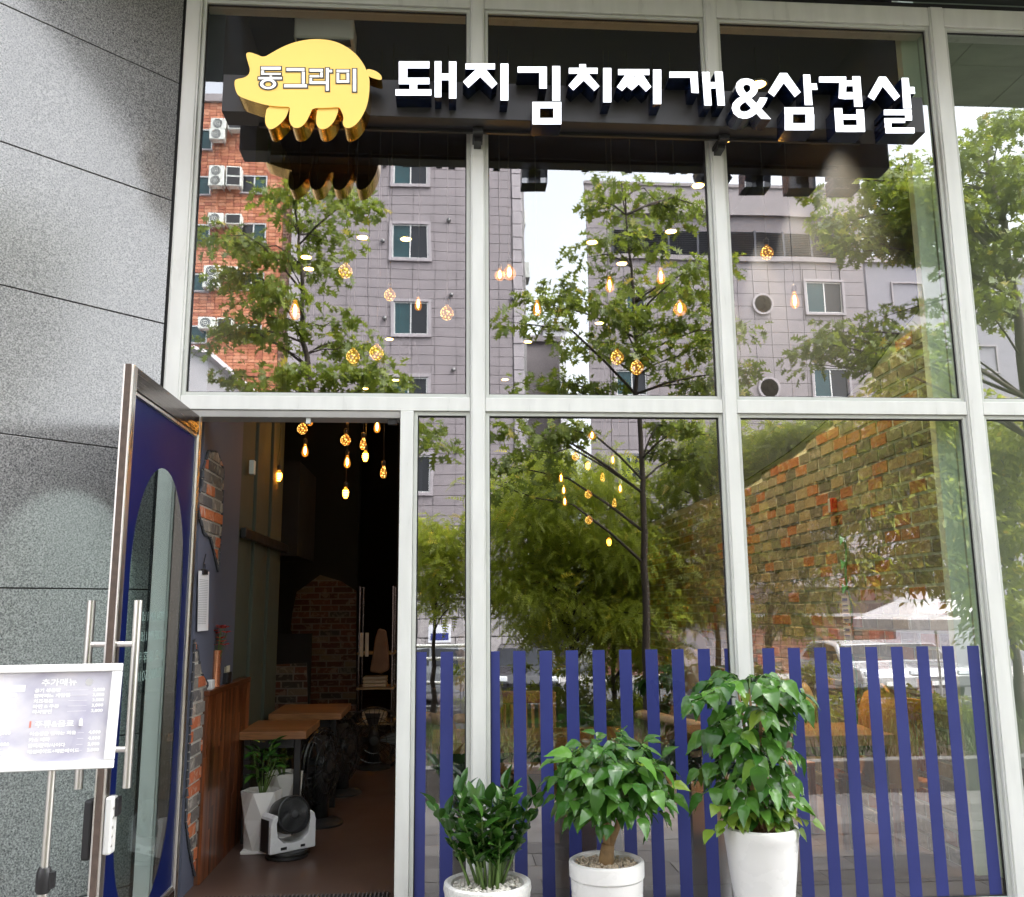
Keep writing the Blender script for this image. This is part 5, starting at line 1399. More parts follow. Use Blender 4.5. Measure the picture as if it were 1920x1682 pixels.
def window(parent, x0, x1, z0, z1, yf, trim=.12, sill=True, left_teal=True):
    b = MB(); y0, y1 = yf - .02, yf + .07
    if trim:
        b.box(x0 - trim, x1 + trim, y0, y1, z1, z1 + trim); b.box(x0 - trim, x1 + trim, y0, y1 + .02, z0 - trim, z0)
        b.box(x0 - trim, x0, y0, y1 - .003, z0, z1); b.box(x1, x1 + trim, y0, y1 - .003, z0, z1)
    else: b.box(x0 - .04, x1 + .04, y0, y1 + .03, z0 - .06, z0)
    w = b.build('window', M_TRIMA, parent, bevel=.01)
    b = MB(); t = .045; ya, yb_ = yf - .05, yf - .005; xm = (x0 + x1) / 2
    b.box(x0, x1, ya, yb_, z1 - t, z1); b.box(x0, x1, ya, yb_, z0, z0 + t); b.box(x0, x0 + t, ya, yb_ - .002, z0 + t, z1 - t); b.box(x1 - t, x1, ya, yb_ - .002, z0 + t, z1 - t); b.box(xm - t * .5, xm + t * .5, ya, yb_ - .003, z0 + t, z1 - t)
    b.build('frame', M_ALU, w)
    for k, (a, c) in enumerate(((x0 + t, xm - t * .5), (xm + t * .5, x1 - t))):
        b = MB(); b.box(a, c, ya - .03, ya + .015 - .02 * k, z0 + t, z1 - t); b.build('pane', M_WGL if (k == 0) == left_teal else M_WGD, w)
    return w
# ---- building A: grey tiled block
A = thing('apartment_block', 'grey tiled apartment block mirrored in the left panes', 'building', (-1.5, RY, -.8), 'blocks across the street')
ax0, ax1 = V(545, 500, YB).x, V(978, 500, YB).x; az1 = 22.5
wins = []
for (x0, y0, x1, y1) in ((737, 304, 802, 345), (736, 424, 803, 485), (737, 566, 802, 626), (745, 708, 802, 745), (745, 855, 806, 922)):
    wins.append(rect_px(x0, y0, x1, y1))
wins[3] = (wins[1][0], wins[1][1], wins[3][3] - 1.15, wins[3][3])
for (x0, y0) in ((735, 1000), (860, 1000)): pass
h_ = wins[1]
holes = [(a - .12, c + .12, d - .12, e + .12) for a, c, d, e in wins]
b = MB()
# wall core in strips round the window openings: one slab set back behind the tiles, panes sit in front of it
b.box(ax0, ax1, RY - 9, RY - .1, -.8, az1); b.build('wall', M_TILEJ, A)
tiles(A, ax0 + .45, ax1 - .35, 2.6, az1, RY - .1, .80, .365, M_TILEA, holes, out=.1)
for w_ in wins: window(A, *w_, RY)
r = random.Random(2); b = MB(); z = -.7           # rusticated corner stones
while z < az1:
    b.box(ax1 - .33, ax1 + .02 + r.uniform(0, .05), RY - .6, RY + .03 + r.uniform(0, .04), z, z + .5); b.box(ax0 - .02, ax0 + .43, RY - .1, RY + .03 + r.uniform(0, .03), z, z + .5); z += .515
b.build('corner_stone', M_TRIMA, A, bevel=.02)
b = MB(); z = -.75
for z in (-.75, -.1, .55, 1.2):
    x = ax0 + .45
    while x < ax1 - .5:
        w_ = r.uniform(.7, 1.1); b.box(x, min(x + w_, ax1 - .36), RY - .1, RY + .03 + r.uniform(0, .04), z, z + .62); x += w_ + .02
b.box(ax0, ax1, RY, RY + .16, 1.9, 2.1); b.box(ax0, ax1, RY, RY + .12, 2.3, 2.5)
b.build('base_stone', pm('rough_base_stone', (.30, .28, .28), .85, .2, 6, bump=.6, bscale=20), A, bevel=.02)
vb = MB()
for (px, py) in ((721, 310), (820, 306), (719, 455), (842, 415), (720, 597), (845, 553), (848, 695), (855, 847), (853, 993), (960, 560)):
    p = V(px, py, YB); vb.sphere(Vector((p.x, RY + .06, p.z)), .085, 8)
vb.build('vent_cap', pm('steel_vent_cap', (.2, .2, .2), .25, .1, metal=.8), A, smooth=True)
b = MB(); r = random.Random(9)
for k in range(9):
    y = RY - .3 - k * .55; x = ax1 + .10 + r.uniform(0, .12); b.tube([(x, y, -.8), (x + r.uniform(-.05, .05), y, 9), (x, y, 20)], r.choice((.03, .05, .08)), 6)
b.build('pipe', M_PIPE, A)
for k in range(6):
    z = 6 + k * 2.7; y = RY - 1.5 - (k % 3) * 1.2
    b = MB(); b.box(ax1 + .03, ax1 + .42, y - .42, y + .42, z, z + .62); b.build('outdoor_unit', M_BEAD, A, bevel=.02)
q = rect_px(805, 1172, 846, 1206); b = MB(); b.box(q[0], q[1], RY + .04, RY + .07, q[2], q[3]); nb = b.build('notice_board', pm('board_white', (.6, .62, .66), .6, .04), A)
b = MB(); xm = (q[0] + q[1]) / 2; zm = (q[2] + q[3]) / 2; b.box(xm - .3, xm + .3, RY + .071, RY + .075, q[2] + .08, q[2] + .32); b.build('board_print', M_BLUEFILM, nb)
q = rect_px(775, 1200, 803, 1212); b = MB(); b.box(ax0 + 1.8, ax0 + 3.9, RY + .05, RY + .09, -.8, 1.6); b.build('entrance', M_WGD, A)
# ---- brick block, left
Bk = thing('brick_block', 'red brick block with many outdoor units mirrored at the far left', 'building', (-9, RY, -.8), 'blocks across the street')
bx0, bx1 = -16.0, ax0 - .03; bz1 = V(400, 178, YB).z
bwins = []
ys_ = [(240, 277), (328, 362), (418, 452), (512, 543), (608, 640)]
for (t0, t1) in ys_:
    bwins.append(rect_px(452 - (t0 - 328) * .035, t0, 501 - (t0 - 328) * .035, t1)); bwins.append(rect_px(372 - (t0 - 328) * .03 - 45, t0 + 2, 396 - (t0 - 328) * .03, t1 + 2))
bwins[0] = (bwins[2][0], bwins[2][1], bwins[0][2], bwins[0][3])
b = MB(); b.box(bx0, bx1, RY - 9, RY - .08, -.8, bz1); b.build('wall', pm('brick_mortar_far', (.42, .34, .30), .9, .1), Bk)
FB = [(0, (.42, .15, .08)), (.25, (.50, .20, .11)), (.5, (.36, .12, .07)), (.75, (.55, .25, .15))]
M_FB = brick_mat('far_red_brick', FB, .05, True); M_FBD = brick_mat('far_dark_brick', [(0, (.10, .05, .04)), (.5, (.16, .08, .06)), (.8, (.22, .13, .10))], .1, True)
holes = [(a, c, d, e) for a, c, d, e in bwins]
qx = V(527, 500, YB).x
tiles(Bk, -10.8, qx, 1.5, bz1 - .3, RY - .08, .26, .125, M_FB, holes, 'brick', .08)
tiles(Bk, qx, bx1, -.8, bz1 - .3, RY - .08, .26, .125, M_FBD, [], 'brick', .10)
b = MB(); b.box(bx0, bx1, RY - 9.1, RY + .12, bz1 - .3, bz1); b.build('parapet', M_CONC, Bk)
for w_ in bwins: window(Bk, *w_, RY, 0, True, False)
def ac_unit(parent, x, z, w=.58, h=.42, dark=False):
    b = MB(); b.box(x, x + w, RY + .12, RY + .46, z, z + h); u = b.build('outdoor_unit', M_BEAD, parent, bevel=.02)
    b = MB()
    if dark: b.box(x + .05, x + w - .05, RY + .461, RY + .468, z + .05, z + h - .05)
    else:
        c = Vector((x + w * .45, RY + .463, z + h * .5))
        for rr in (.16, .11, .05): b.tube([c + Vector((rr * math.cos(a), 0, rr * math.sin(a))) for a in [2 * math.pi * i / 20 for i in range(21)]], .014, 5)
    b.build('fan_grille', M_BLACK, u)
    b = MB(); b.box(x + .05, x + .09, RY + .0, RY + .42, z - .04, z - .003); b.box(x + w - .09, x + w - .05, RY, RY + .42, z - .04, z - .003); b.build('bracket', M_PIPE, u)
for (px, py, n) in ((400, 252, 2), (397, 271, 1), (396, 340, 2), (395, 358, 2), (394, 428, 2), (386, 527, 2), (384, 546, 1), (376, 622, 2)):
    p = V(px, py, YB); ac_unit(Bk, p.x, p.z)
    if n == 2: ac_unit(Bk, p.x + .64, p.z, .56, .41, True)
# low grey annex with a slanted roof edge, in front of the brick block
LA = thing('low_annex', 'low pale grey annex with a slanting roof edge in front of the brick block', 'building', (-7, RY + 5, -.8))
pts = [V(250, 745, 21), V(300, 650, 21), V(360, 655, 21), V(395, 670, 21), V(490, 745, 21), V(520, 1000, 21)]
pts = [Vector((p.x, RY + 6, p.z)) for p in pts]; pts[0].z = -.8; pts.insert(0, Vector((pts[0].x, RY + 6, pts[1].z))); pts[-1].z = -.8
P2 = [Vector((-14, RY + 6, -.8)), Vector((-14, RY + 6, pts[2].z)), pts[3], pts[4], pts[5], Vector((pts[5].x, RY + 6, -.8))]
b = MB(); b.prism(P2, (0, -5, 0)); b.build('wall', pm('annex_render', (.46, .44, .45), .7, .08, 1), LA)
b = MB(); b.tube([pts[3] + Vector((0, .1, 0)), pts[4] + Vector((0, .1, 0)), pts[5] + Vector((0, .1, -.1))], .12, 4); b.build('roof_edge', M_TRIMA, LA)
# ---- building B: right hand grey block
Bb = thing('office_block', 'wide grey tiled block with a dark louvre band mirrored in the middle and right panes', 'building', (10, RY, -.8), 'blocks across the street')
xb0, xb1 = V(1101, 500, YB).x, V(1618, 500, YB).x; zb1 = V(1200, 346, YB).z
zl0, zl1 = V(1300, 478, YB).z, V(1300, 432, YB).z; lx0, lx1 = V(1147, 450, YB).x, V(1572, 450, YB).x
wB = [rect_px(1513, 530, 1577, 586), rect_px(1528, 692, 1590, 746), rect_px(1175, 540, 1208, 588), rect_px(1155, 695, 1212, 742), rect_px(1163, 850, 1203, 905)]
rB = [V(1430, 571, YB), V(1441, 729, YB)]
holes = [(a - .1, c + .1, d - .1, e + .1) for a, c, d, e in wB]
b = MB(); b.prism([(xb0 + .02, RY - .1, -.8), (xb1 - .02, RY - .1, -.8), (xb1 - .02, RY - 12, -.8), (xb0 + 2.2, RY - 12, -.8)], (0, 0, zb1 - .05 + .8)); b.build('wall', M_TILEJ, Bb)
tiles(Bb, xb0 + .75, xb1 - .95, 2.2, zl0 - .02, RY - .1, .62, .50, M_TILEA, holes, out=.1)
tiles(Bb, xb0, xb0 + .74, 2.2, zl1 + .6, RY - .1, .74, .50, M_TILEA, [], out=.13)
tiles(Bb, xb1 - .94, xb1, 2.2, zl1 + .6, RY - .1, .94, .50, M_TILEA, [], out=.13)
b = MB(); b.box(xb0 - .03, xb1 + .03, RY - .1, RY + .04, zl1 + .65, zb1); b.box(lx0 - .1, lx1 + .1, RY, RY + .12, zl0 - .22, zl0 - .03); b.box(xb0 - .05, xb1 + .05, RY - .1, RY + .1, zb1 - .08, zb1 + .04)
b.box(xb0 + .76, lx0 - .02, RY - .1, RY + .02, zl0, zl1 + .64); b.box(lx1 + .02, xb1 - .95, RY - .1, RY + .02, zl0, zl1 + .64)
b.build('parapet', M_CONC, Bb)
b = MB(); nz_ = 14
for i in range(nz_):
    z = zl0 + (zl1 - zl0) * i / nz_; b.prism([(lx0, RY - .05, z + .02), (lx0, RY + .04, z), (lx0, RY + .04, z + .012), (lx0, RY - .05, z + .06)], (lx1 - lx0, 0, 0))
for i in range(9):
    x = lx0 + (lx1 - lx0) * i / 8; b.box(x - .04, x + .04, RY - .06, RY + .05, zl0, zl1)
b.build('louvre', M_LOUV, Bb)
b = MB(); b.box(lx0, lx1, RY - .1, RY - .07, zl0, zl1); b.build('louvre_back', M_BLACK, Bb)
for w_ in wB: window(Bb, *w_, RY, .10)
for p in rB:
    b = MB()
    b.lathe([(.34, -.02), (.42, -.02), (.42, .08), (.34, .08), (.34, -.02)], 28, (p.x, RY, p.z), M=Matrix.Rotation(rad(-90), 3, 'X')); w_ = b.build('round_window', M_TRIMA, Bb, smooth=True, autos=40)
    b = MB(); b.lathe([(.001, .03), (.34, .03)], 28, (p.x, RY, p.z), M=Matrix.Rotation(rad(-90), 3, 'X')); b.build('pane', pm('round_pane', (.16, .17, .19), .3, .2), w_)
b = MB(); b.box(xb0 - .02, xb1 + .02, RY - .1, RY + .25, 1.25, 2.2); b.build('fascia', pm('dark_fascia', (.05, .03, .03), .6, .2, 2), Bb)
b = MB(); b.box(xb0, xb1, RY, RY + .3, 2.2, 2.32); b.box(xb0, xb1, RY, RY + .3, 1.13, 1.25); b.build('fascia_trim', M_CONC, Bb)
b = MB(); Mx = Matrix(((1, 0, 0, 6.8), (0, 0, -1, RY + .256), (0, 1, 0, 1.38), (0, 0, 0, 1)))
Vt, Ft = text_mesh('面 壷', .75)
n = len(b.v); wd_ = max(v.x for v in Vt)
b.v += [Vector((V(1330, 1160, YB).x - v.x, RY + .256, 1.42 + v.y)) for v in Vt]
for q in Ft: b.f.append([n + i for i in q]); b.mi.append(0)
b.build('sign_lettering', M_WHITE, Bb)
tiles(Bb, xb0, xb1, -.8, 1.12, RY - .1, .30, .14, brick_mat('dark_shop_brick', BRD, .2, True), [(xb0 + 3, xb0 + 5.5, -.8, 1.0)], 'brick', .11)
# ---- building C and distant blocks
def plain_block(name, label, px0, px1, pyt, Yv, mat, depth=8, x1=None):
    a, c = V(px0, pyt, Yv), V(px1, pyt, Yv); y = 2 * G - Yv
    t = thing(name, label, 'building', ((a.x + c.x) / 2, y, -.8), 'blocks across the street')
    b = MB(); b.box(a.x, c.x, y - depth, y, -1.2, a.z); b.build('wall', mat, t)
    b = MB(); b.box(a.x - .1, c.x + .1, y - depth - .1, y + .15, a.z + .002, a.z + .3); b.build('parapet', M_TRIMA, t)
    r = random.Random(px0); z = a.z - 2.2
    while z > 2:
        x = a.x + 1.2
        while x < c.x - 2:
            if r.random() < .75: window(t, x, x + 1.4, z, z + 1.2, y, .08, left_teal=r.random() < .5)
            x += 3.2
        z -= 2.9
    return t
plain_block('grey_block', 'plain grey block behind the trees mirrored at the right edge', 1622, 2150, 492, 33, pm('block_c_render', (.27, .26, .29), .75, .06, 1), 8)
plain_block('white_block', 'white block glimpsed in the gap between the two grey blocks', 1020, 1062, 618, 48, pm('white_render', (.6, .6, .62), .7, .05, 1), 10)
plain_block('small_block', 'small dark grey block behind the cables in the gap', 985, 1050, 640, 40, M_CONC, 6)

# ------------------------------------------------------------------ railing, parasol, cars
rl = thing('guard_rail', 'white tubular guard rail along the far edge of the planting bed', 'railing', (0, -9.1, 0))
b = MB()
for z in (.42, .76, .95): b.tube([(-6, -9.0, z), (.4, -9.0, z)], .028, 8)
b.build('rail', M_WHITE, rl, smooth=True)
for i in range(5):
    b = MB(); b.tube([(-5.9 + i * 1.55, -9.0, .0), (-5.9 + i * 1.55, -9.0, .96)], .03, 8); b.build('post', M_WHITE, rl, smooth=True)
pa_ = V(1745, 1088, 14); rim = V(1745, 1165, 14).z; R0 = 1.75
ps = thing('parasol', 'grey square cafe parasol with white lettering mirrored at the lower right', 'parasol', (pa_.x, pa_.y, -.9))
M_PARA = pm('parasol_canvas', (.36, .34, .345), .85, .06, 3); b = MB(); n = 8; c = pa_
ring = [Vector((c.x + R0 * math.cos(2 * math.pi * k / n), c.y + R0 * math.sin(2 * math.pi * k / n), rim + .05)) for k in range(n)]
mid = [p.lerp(c, .5) - Vector((0, 0, .05)) for p in ring]
for k in range(n):
    k2 = (k + 1) % n; b.poly([ring[k], ring[k2], mid[k2], mid[k]]); b.poly([mid[k], mid[k2], c])
    b.poly([ring[k], ring[k] - Vector((0, 0, .22)), ring[k2] - Vector((0, 0, .22)), ring[k2]])
b.build('canopy', M_PARA, ps)
b = MB(); b.lathe([(.001, .06), (.3, -.02), (.32, -.06)], 16, c); b.build('vent_cap', pm('parasol_white', (.7, .7, .72), .8, .05), ps)
b = MB(); b.tube([(c.x, c.y, -.9), (c.x, c.y, c.z)], .03, 8)
for k in range(n): b.tube([(c.x, c.y, c.z - .45), ring[k].lerp(c, .45) - Vector((0, 0, .07))], .01, 4)
b.build('pole', M_STEEL, ps)
b = MB(); b.lathe([(.32, -.9), (.3, -.82), (.04, -.8)], 20, (c.x, c.y, 0)); b.build('base', M_BLACK, ps)
b = MB(); Vt, Ft = text_mesh('emarza', .26); n_ = len(b.v)
fy = max(p.y for p in ring)
cen = Vector((c.x, c.y + R0 * .72, c.z + (rim + .05 - c.z) * .75)); sl_ = (c.z - rim - .05) / R0
b.v += [Vector((cen.x + .15 - v.x * 1.2, c.y + R0 * .80 - v.y * .9, c.z - .02 - (R0 * .80 - v.y * .9) * sl_)) for v in Vt]
for q in Ft: b.f.append([n_ + i for i in q][::-1]); b.mi.append(0)
b.build('lettering', M_WLET, ps)
_cm = {}
def car(x, y, yaw, paint, label, z=-.9):
    t = thing('parked_car', label, 'car', (x, y, z), 'cars parked along the far side of the road')
    M = Matrix.Translation((x, y, z)) @ Matrix.Rotation(yaw, 4, 'Z')
    prof = [(-2.2, .35), (-2.22, .62), (-2.1, .82), (-1.2, .95), (-.55, 1.38), (.2, 1.46), (1.1, 1.42), (1.75, 1.02), (2.15, .95), (2.22, .6), (2.18, .32)]
    low = [(1.75, .3), (1.65, .55), (1.35, .66), (1.05, .55), (.95, .3), (-.95, .3), (-1.05, .55), (-1.35, .66), (-1.65, .55), (-1.75, .3)]
    b = MB(); pts = prof + low
    def ring_(w, sh, zz=0): return [M @ Vector((px * sh, w * (1 - .18 * max(0, (pz - .9) / .56)), pz)) for px, pz in pts]
    A_, B_ = ring_(.86, 1), ring_(-.86, 1); n = len(pts)
    b.v += A_ + B_; b.f.append(list(range(n))); b.f.append(list(range(2 * n - 1, n - 1, -1))); b.mi += [0, 0]
    for i in range(n): j = (i + 1) % n; b.f.append([j, i, n + i, n + j]); b.mi.append(0)
    b.build('body', paint, t, bevel=.05)
    b = MB()
    for s in (1, -1):
        for q in ([(-.98, .97), (-.48, 1.33), (.18, 1.40), (.18, .97)], [(.26, .97), (.26, 1.40), (1.02, 1.36), (1.45, .98)]):
            P = [M @ Vector((px, s * (.862 * (1 - .18 * max(0, (pz - .9) / .56)) + .006), pz)) for px, pz in q]; b.poly(P if s < 0 else P[::-1])
    b.poly([M @ Vector(p) for p in ((-1.165, .74, .98), (-.60, .66, 1.36), (-.60, -.66, 1.36), (-1.165, -.74, .98))]); b.poly([M @ Vector(p) for p in ((1.70, .72, 1.06), (1.70, -.72, 1.06), (1.16, -.66, 1.40), (1.16, .66, 1.40))])
    b.build('window', M_WGD, t)
    for wx in (-1.35, 1.35):
        for s in (1, -1):
            c = M @ Vector((wx, s * .78, .32)); Rm = M.to_3x3() @ Matrix.Rotation(rad(90), 3, 'X')
            b = MB(); b.lathe([(.2, -.1), (.31, -.1), (.325, -.05), (.325, .05), (.31, .1), (.2, .1)], 24, c, M=Rm); w = b.build('wheel', M_BLACK, t, smooth=True, autos=40)
            b = MB()
            for k in range(6):
                a = k * math.pi / 3; b.tube([c + Rm @ Vector((0, 0, -s * .08)), c + Rm @ Vector((.2 * math.cos(a), .2 * math.sin(a), -s * .09))], .022, 5)
            b.build('rim', M_ALU, w)
    for s in (1, -1):
        b = MB(); b.box(-2.235, -2.12, s * .62 - .16, s * .62 + .16, .66, .78, M=M); b.build('headlight', pm('headlamp', (.75, .78, .8), .1, .1), t, bevel=.02)
        b = MB(); b.box(2.13, 2.235, s * .64 - .12, s * .64 + .12, .72, .90, M=M); b.build('tail_light', pm('tail_lamp', (.4, .02, .02), .2, .1), t, bevel=.02)
    b = MB(); b.box(-2.245, -2.22, -.26, .26, .42, .52, M=M); b.build('number_plate', M_WHITE, t)
def paint(nm, c): 
    p = pm(nm, c, .25, .03, 2, coat=1); return p
for (px, yaw, pt_, lb) in ((800, 5, paint('grey_paint', (.16, .17, .18)), 'grey car parked side on, mirrored by the door mullion'), (985, 95, paint('black_paint', (.012, .012, .014)), 'black car parked nose out, mirrored behind the first stripes'),
                           (1600, 88, paint('white_paint', (.42, .42, .42)), 'white car parked nose out, mirrored in the right pane'), (1688, 92, paint('silver_paint', (.2, .2, .21)), 'silver car parked nose out beside the white one')):
    p = V(px, 1250, 20); car(p.x, 2 * G - 20, rad(yaw + (0 if yaw < 20 else 180)), pt_, lb)

# ------------------------------------------------------------------ trees
M_BARK = pm('dark_bark', (.055, .042, .032), .9, .3, 20, bump=.6, bscale=40)
def tleaf(name, dark, light, trans=.35):
    return leaf_mat(name, dark, light, .45, trans)
M_OAK = tleaf('oak_leaf', (.10, .15, .018), (.24, .29, .035), .5)
M_ASH = tleaf('fine_leaf', (.24, .30, .022), (.46, .52, .06), .58)
M_DARKL = tleaf('dark_leaf', (.18, .235, .02), (.38, .43, .05), .58)
OAK = [(0, 0), (.06, .1), (.32, .16), (.12, .3), (.10, .36), (.48, .52), (.16, .55), (.12, .62), (.38, .80), (.12, .80), (0, 1)]
OAK = OAK + [(-x, y) for x, y in OAK[-2:0:-1]]
PINN = [(0, 0)]
for _i in range(5):
    _s = .18 + .15 * _i; PINN += [(.012, _s - .02), (.20 - .02 * _i, _s + .05), (.17 - .02 * _i, _s + .10), (.012, _s + .05)]
PINN += [(.03, .95), (0, 1.08)]
PINN = PINN + [(-x, y) for x, y in PINN[-2:0:-1]]
LEAF2 = [(0, 0), (.16, .3), (.2, .55), (0, 1), (-.2, .55), (-.16, .3)]
def crown_mesh(clusters, n_per, size, shape, seed, rad_):
    r = np.random.default_rng(seed); k = len(shape); sh = np.array(shape)
    cl = np.array([[*c] for c in clusters]); idx = np.repeat(np.arange(len(cl)), n_per); n = len(idx)
    d = r.normal(size=(n, 3)); d /= np.linalg.norm(d, axis=1)[:, None]
    q = r.random(n)[:, None] ** .5
    R_ = rad_ * r.uniform(.6, 1.25, (len(cl), 1))[idx]
    pos = cl[idx] + d * q * R_ * np.array([1.25, 1.25, .62])
    ax = d * np.array([1, 1, .25]) + r.normal(scale=.45, size=(n, 3)) + np.array([0, 0, -.42]); ax /= np.linalg.norm(ax, axis=1)[:, None]
    nr = np.array([0, 0, 1.]) + r.normal(scale=.55, size=(n, 3)); s_ = np.cross(ax, nr); s_ /= np.linalg.norm(s_, axis=1)[:, None]
    L = size * r.uniform(.65, 1.2, n)[:, None, None]
    fold = np.cross(s_, ax)
    v = pos[:, None, :] + L * (sh[None, :, 0:1] * s_[:, None, :] + sh[None, :, 1:2] * ax[:, None, :] + (np.abs(sh[None, :, 0:1]) * .35 - .25 * sh[None, :, 1:2] ** 2) * fold[:, None, :])
    return v.reshape(-1, 3), n, k
def leaf_obj(name, v, n, k, mat, parent):
    me = bpy.data.meshes.new(name); me.vertices.add(n * k); me.vertices.foreach_set('co', (v - np.array(ORG[parent])).astype(np.float32).ravel())
    me.loops.add(n * k); me.loops.foreach_set('vertex_index', np.arange(n * k, dtype=np.int32)); me.polygons.add(n); me.polygons.foreach_set('loop_start', np.arange(0, n * k, k, dtype=np.int32))
    me.materials.append(mat); me.update(); me.validate()
    o = bpy.data.objects.new(name, me); COL.objects.link(o); o.parent = parent; ORG[o] = ORG[parent]; o['kind'] = 'stuff'; return o
def tree(label, Yv, trunk_px, clusters_px, mat, shape, size, n_per, seed, rtrunk, crad, dy=.9, group='street trees in the planting bed', stems=1, limbs=True, zbase=.05):
    r = random.Random(seed)
    P = [V(px, py, Yv) for px, py in trunk_px]; base = Vector((P[0].x, P[0].y, zbase)); P = [base] + [p for p in P if p.z > .3]
    t = thing('tree', label, 'tree', tuple(base), group)
    b = MB(); n = len(P)
    fine = []
    for i in range(n - 1):
        for s in range(4): fine.append(P[i].lerp(P[i + 1], s / 4) + Vector((r.gauss(0, .012), r.gauss(0, .012), 0)))
    fine.append(P[-1]); m_ = len(fine)
    b.tube(fine, [rtrunk * (1 - .85 * (i / (m_ - 1)) ** .9) for i in range(m_)], 8)
    cl = []
    for (px, py) in clusters_px:
        yv = Yv + r.uniform(-dy, dy); c = V(px, py, yv); 
        cl.append(c)
        if limbs:
            # where it leaves the trunk
            zt = c.z - r.uniform(.25, .6) * ((c - base).to_2d().length * .6 + .2)
            zt = max(base.z + .5, min(zt, P[-1].z))
            j = min(range(m_), key=lambda i: abs(fine[i].z - zt)); o_ = fine[j]
            midp = o_.lerp(c, .55) + Vector((r.gauss(0, .06), r.gauss(0, .06), .10 * (c - o_).length + r.gauss(0, .05)))
            L = (c - o_).length; r0 = min(rtrunk * .36, .006 + .007 * L)
            pts = [o_, o_.lerp(midp, .5) + Vector((0, 0, .03)), midp, midp.lerp(c, .5) + Vector((r.gauss(0, .03), 0, r.gauss(0, .03))), c + Vector((0, 0, -.02))]
            b.tube(pts, [r0, r0 * .85, r0 * .65, r0 * .45, .003], 5)
            if L > .7: cl.append(midp.lerp(c, .35) + Vector((r.gauss(0, .08), r.gauss(0, .12), .02)))
    b.build('trunk', M_BARK, t, smooth=True)
    v, n_, k = crown_mesh(cl, n_per, size, shape, seed, crad); leaf_obj('crown', v, n_, k, mat, t)
    return t
T1 = [(505, 362), (560, 352), (640, 352), (690, 392), (660, 372), (400, 440), (440, 450), (480, 470), (600, 420), (640, 455), (420, 525), (460, 535), (510, 545), (560, 560), (640, 600), (672, 640), (705, 690), (740, 720), (395, 640), (450, 622), (520, 640), (430, 705), (500, 722), (565, 700), (640, 705), (720, 738), (650, 650), (530, 400), (580, 500), (620, 520), (540, 480), (470, 590), (560, 610), (600, 760), (480, 790), (700, 780), (800, 800), (815, 840), (790, 815)]
tree('slim pin oak with tiered branches mirrored in the upper left panes', 5.5, [(612, 1200), (600, 900), (583, 740), (570, 640), (566, 520), (560, 440), (556, 372)], T1, M_OAK, OAK, .135, 46, 41, .062, .24)
T2 = [(1160, 335), (1112, 385), (1150, 395), (1205, 420), (1280, 410), (1318, 392), (1135, 450), (1230, 468), (1172, 520), (1300, 500), (1130, 560), (1196, 600), (1262, 560), (955, 600), (1000, 562), (1040, 545), (1330, 560), (1388, 622), (1398, 690), (1075, 650), (1120, 640), (1180, 655), (1250, 690), (1315, 650), (1000, 722), (1060, 722), (1140, 722), (1330, 722), (1378, 740), (955, 800), (940, 870), (990, 840), (1050, 800), (1262, 800), (1330, 812), (1300, 862), (1240, 842), (930, 905), (1100, 480), (1260, 610), (1240, 380), (1180, 450), (1160, 590), (1350, 500), (1210, 540), (1225, 640), (1290, 590)]
tree('tall pin oak with a straight trunk mirrored in the middle bay', 5.5, [(1212, 1230), (1208, 1000), (1204, 900), (1196, 740), (1190, 600), (1180, 470), (1165, 340)], T2, M_OAK, OAK, .135, 46, 42, .055, .25)
rr_ = random.Random(77)
def blob(x0, x1, y0, y1, n, sd): 
    r = random.Random(sd); out = []
    while len(out) < n:
        u, v = r.uniform(-1, 1), r.uniform(-1, 1)
        if u * u + v * v < 1: out.append(((x0 + x1) / 2 + u * (x1 - x0) / 2, (y0 + y1) / 2 + v * (y1 - y0) / 2))
    return out
tree('broad multi branched tree with fine leaves mirrored low in the middle bay', 7.2, [(1075, 1240), (1070, 1120), (1060, 1000), (1050, 900)], blob(905, 1290, 845, 1225, 84, 1) + blob(905, 1100, 860, 1000, 14, 21), M_ASH, PINN, .22, 62, 43, .06, .46, 1.2)
tree('fine leaved tree mirrored at the right of the middle bay', 7.4, [(1345, 1230), (1340, 1100), (1335, 950), (1325, 830)], blob(1245, 1410, 780, 1110, 52, 2), M_DARKL, PINN, .22, 62, 44, .05, .42, .9)
tree('low spreading fine leaved shrub tree mirrored above the stripes', 7.8, [(1150, 1250), (1150, 1190), (1140, 1120)], blob(960, 1360, 1050, 1230, 50, 3), M_ASH, PINN, .19, 60, 45, .04, .36, .7)
tree('fine leaved tree mirrored beside the door mullion', 7.0, [(815, 1250), (815, 1120), (812, 1000)], blob(770, 880, 970, 1170, 26, 4) + [(800, 985), (790, 1010), (840, 1060), (862, 1080)], M_ASH, PINN, .20, 60, 46, .04, .3, .6)
tree('dark leaved tree with a forked trunk mirrored at the left of the right bay', 7.4, [(1440, 1240), (1445, 1150), (1468, 1050), (1480, 950), (1490, 860)], blob(1385, 1620, 780, 970, 56, 5) + [(1445, 1010), (1460, 1050), (1440, 1080), (1470, 1030)] + blob(1400, 1560, 960, 1180, 22, 15), M_DARKL, PINN, .22, 66, 47, .065, .36, .9)
tree('large oak at the right with its crown against the sky', 5.2, [(1960, 1240), (1940, 900), (1910, 600), (1880, 420), (1850, 300)], blob(1520, 1760, 300, 480, 26, 6) + blob(1770, 1960, 200, 620, 34, 7) + [(1540, 640), (1560, 620), (1590, 630), (1520, 680), (1620, 640), (1640, 660), (1660, 590), (1530, 660), (1690, 680), (1700, 640)], M_OAK, OAK, .125, 60, 48, .13, .28, .9)
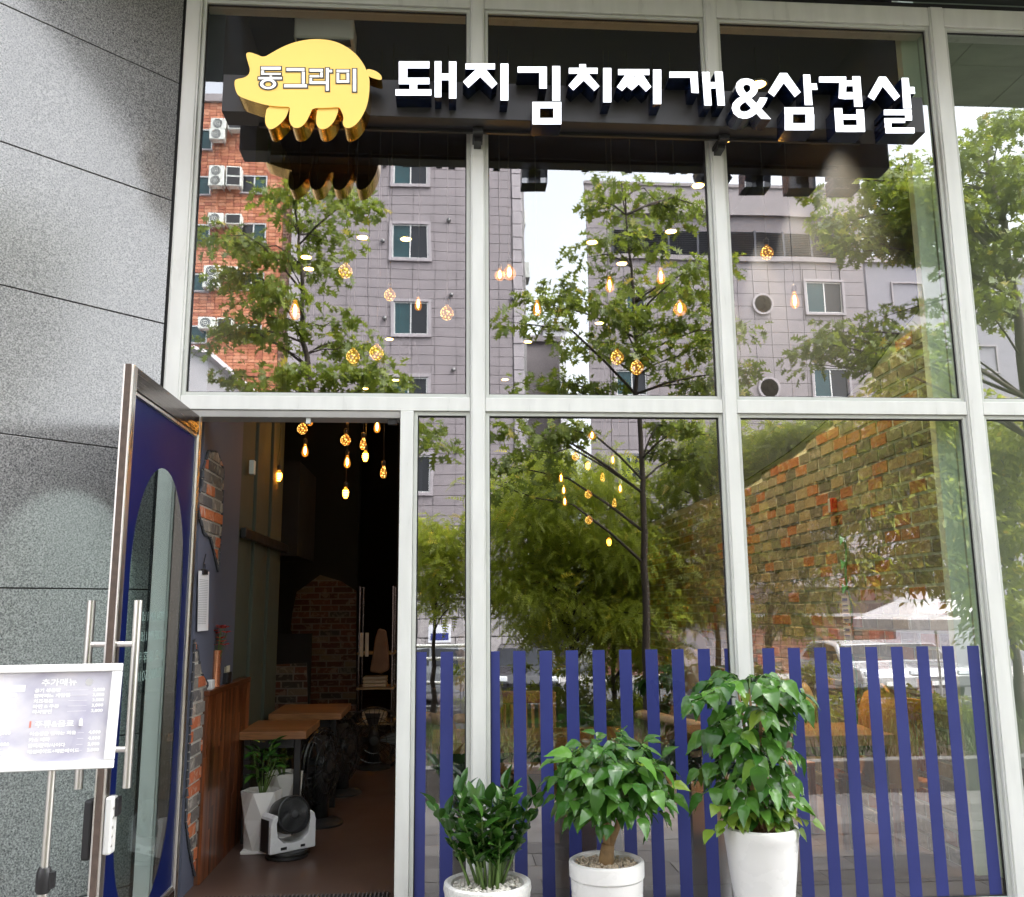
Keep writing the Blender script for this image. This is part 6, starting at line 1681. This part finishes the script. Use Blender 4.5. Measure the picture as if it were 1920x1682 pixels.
tree('dense leafy tree mirrored in the far right pane', 6.5, [(1905, 1240), (1900, 1100), (1890, 950)], blob(1660, 1800, 620, 800, 14, 8) + blob(1780, 2000, 760, 1180, 46, 9) + blob(1560, 1790, 760, 1130, 40, 10), M_DARKL, LEAF2, .13, 120, 49, .08, .42, 1.1)
# low shrubs in the bed
def shrub(px, Yv, w, h, mat, seed, label):
    p = V(px, 1200, Yv); r = random.Random(seed); t = thing('shrub', label, 'shrub', (p.x, p.y, .05), 'low shrubs in the planting bed')
    cl = [(p.x + r.gauss(0, w * .35), p.y + r.gauss(0, w * .3), .1 + h * r.random()) for _ in range(10)]
    b = MB()
    for c in cl: b.tube([(p.x, p.y, .04), ((p.x + c[0]) / 2, (p.y + c[1]) / 2, c[2] * .6), c], [.012, .009, .003], 5)
    b.build('stem', M_BARK, t); v, n, k = crown_mesh(cl, 70, .07, LEAF2, seed, .16); leaf_obj('foliage', v, n, k, mat, t)
for i, (px, Yv, w, h) in enumerate(((960, 7.2, .5, .3), (1090, 7.6, .6, .35), (1180, 7.0, .5, .3), (1330, 7.3, .6, .4), (1500, 6.2, .5, .3), (1640, 6.6, .6, .4), (1760, 6.0, .5, .3), (700, 7.6, .5, .4))):
    shrub(px, Yv, w, h, (M_ASH, M_DARKL)[i % 2], 60 + i, 'low %s shrub, %s from the left in the planting bed' % (('yellow green', 'dark green')[i % 2], ('second', 'third', 'fourth', 'fifth', 'sixth', 'seventh', 'eighth', 'first')[i]))

hg = thing('added_hedge', 'low leafy row at the back of the bed, added to darken the mirrored street', 'added_hedge', (2.5, -7.85, .05))  # leafy row added to screen the parked cars and darken the low reflections
b = MB(); r = random.Random(4)
for i in range(40):
    x = .2 + i * .135; b.tube([(x, -7.85, .03), (x + r.gauss(0, .03), -7.85 + r.gauss(0, .05), .5)], .008, 4)
b.build('stem', M_BARK, hg)
cl = [(.1 + 5.5 * i / 60 + r.gauss(0, .03), -7.85 + r.uniform(-.12, .12), r.uniform(.15, .72)) for i in range(61)]
v, n, k = crown_mesh(cl, 90, .075, LEAF2, 90, .16); leaf_obj('foliage', v, n, k, M_DARKL, hg)
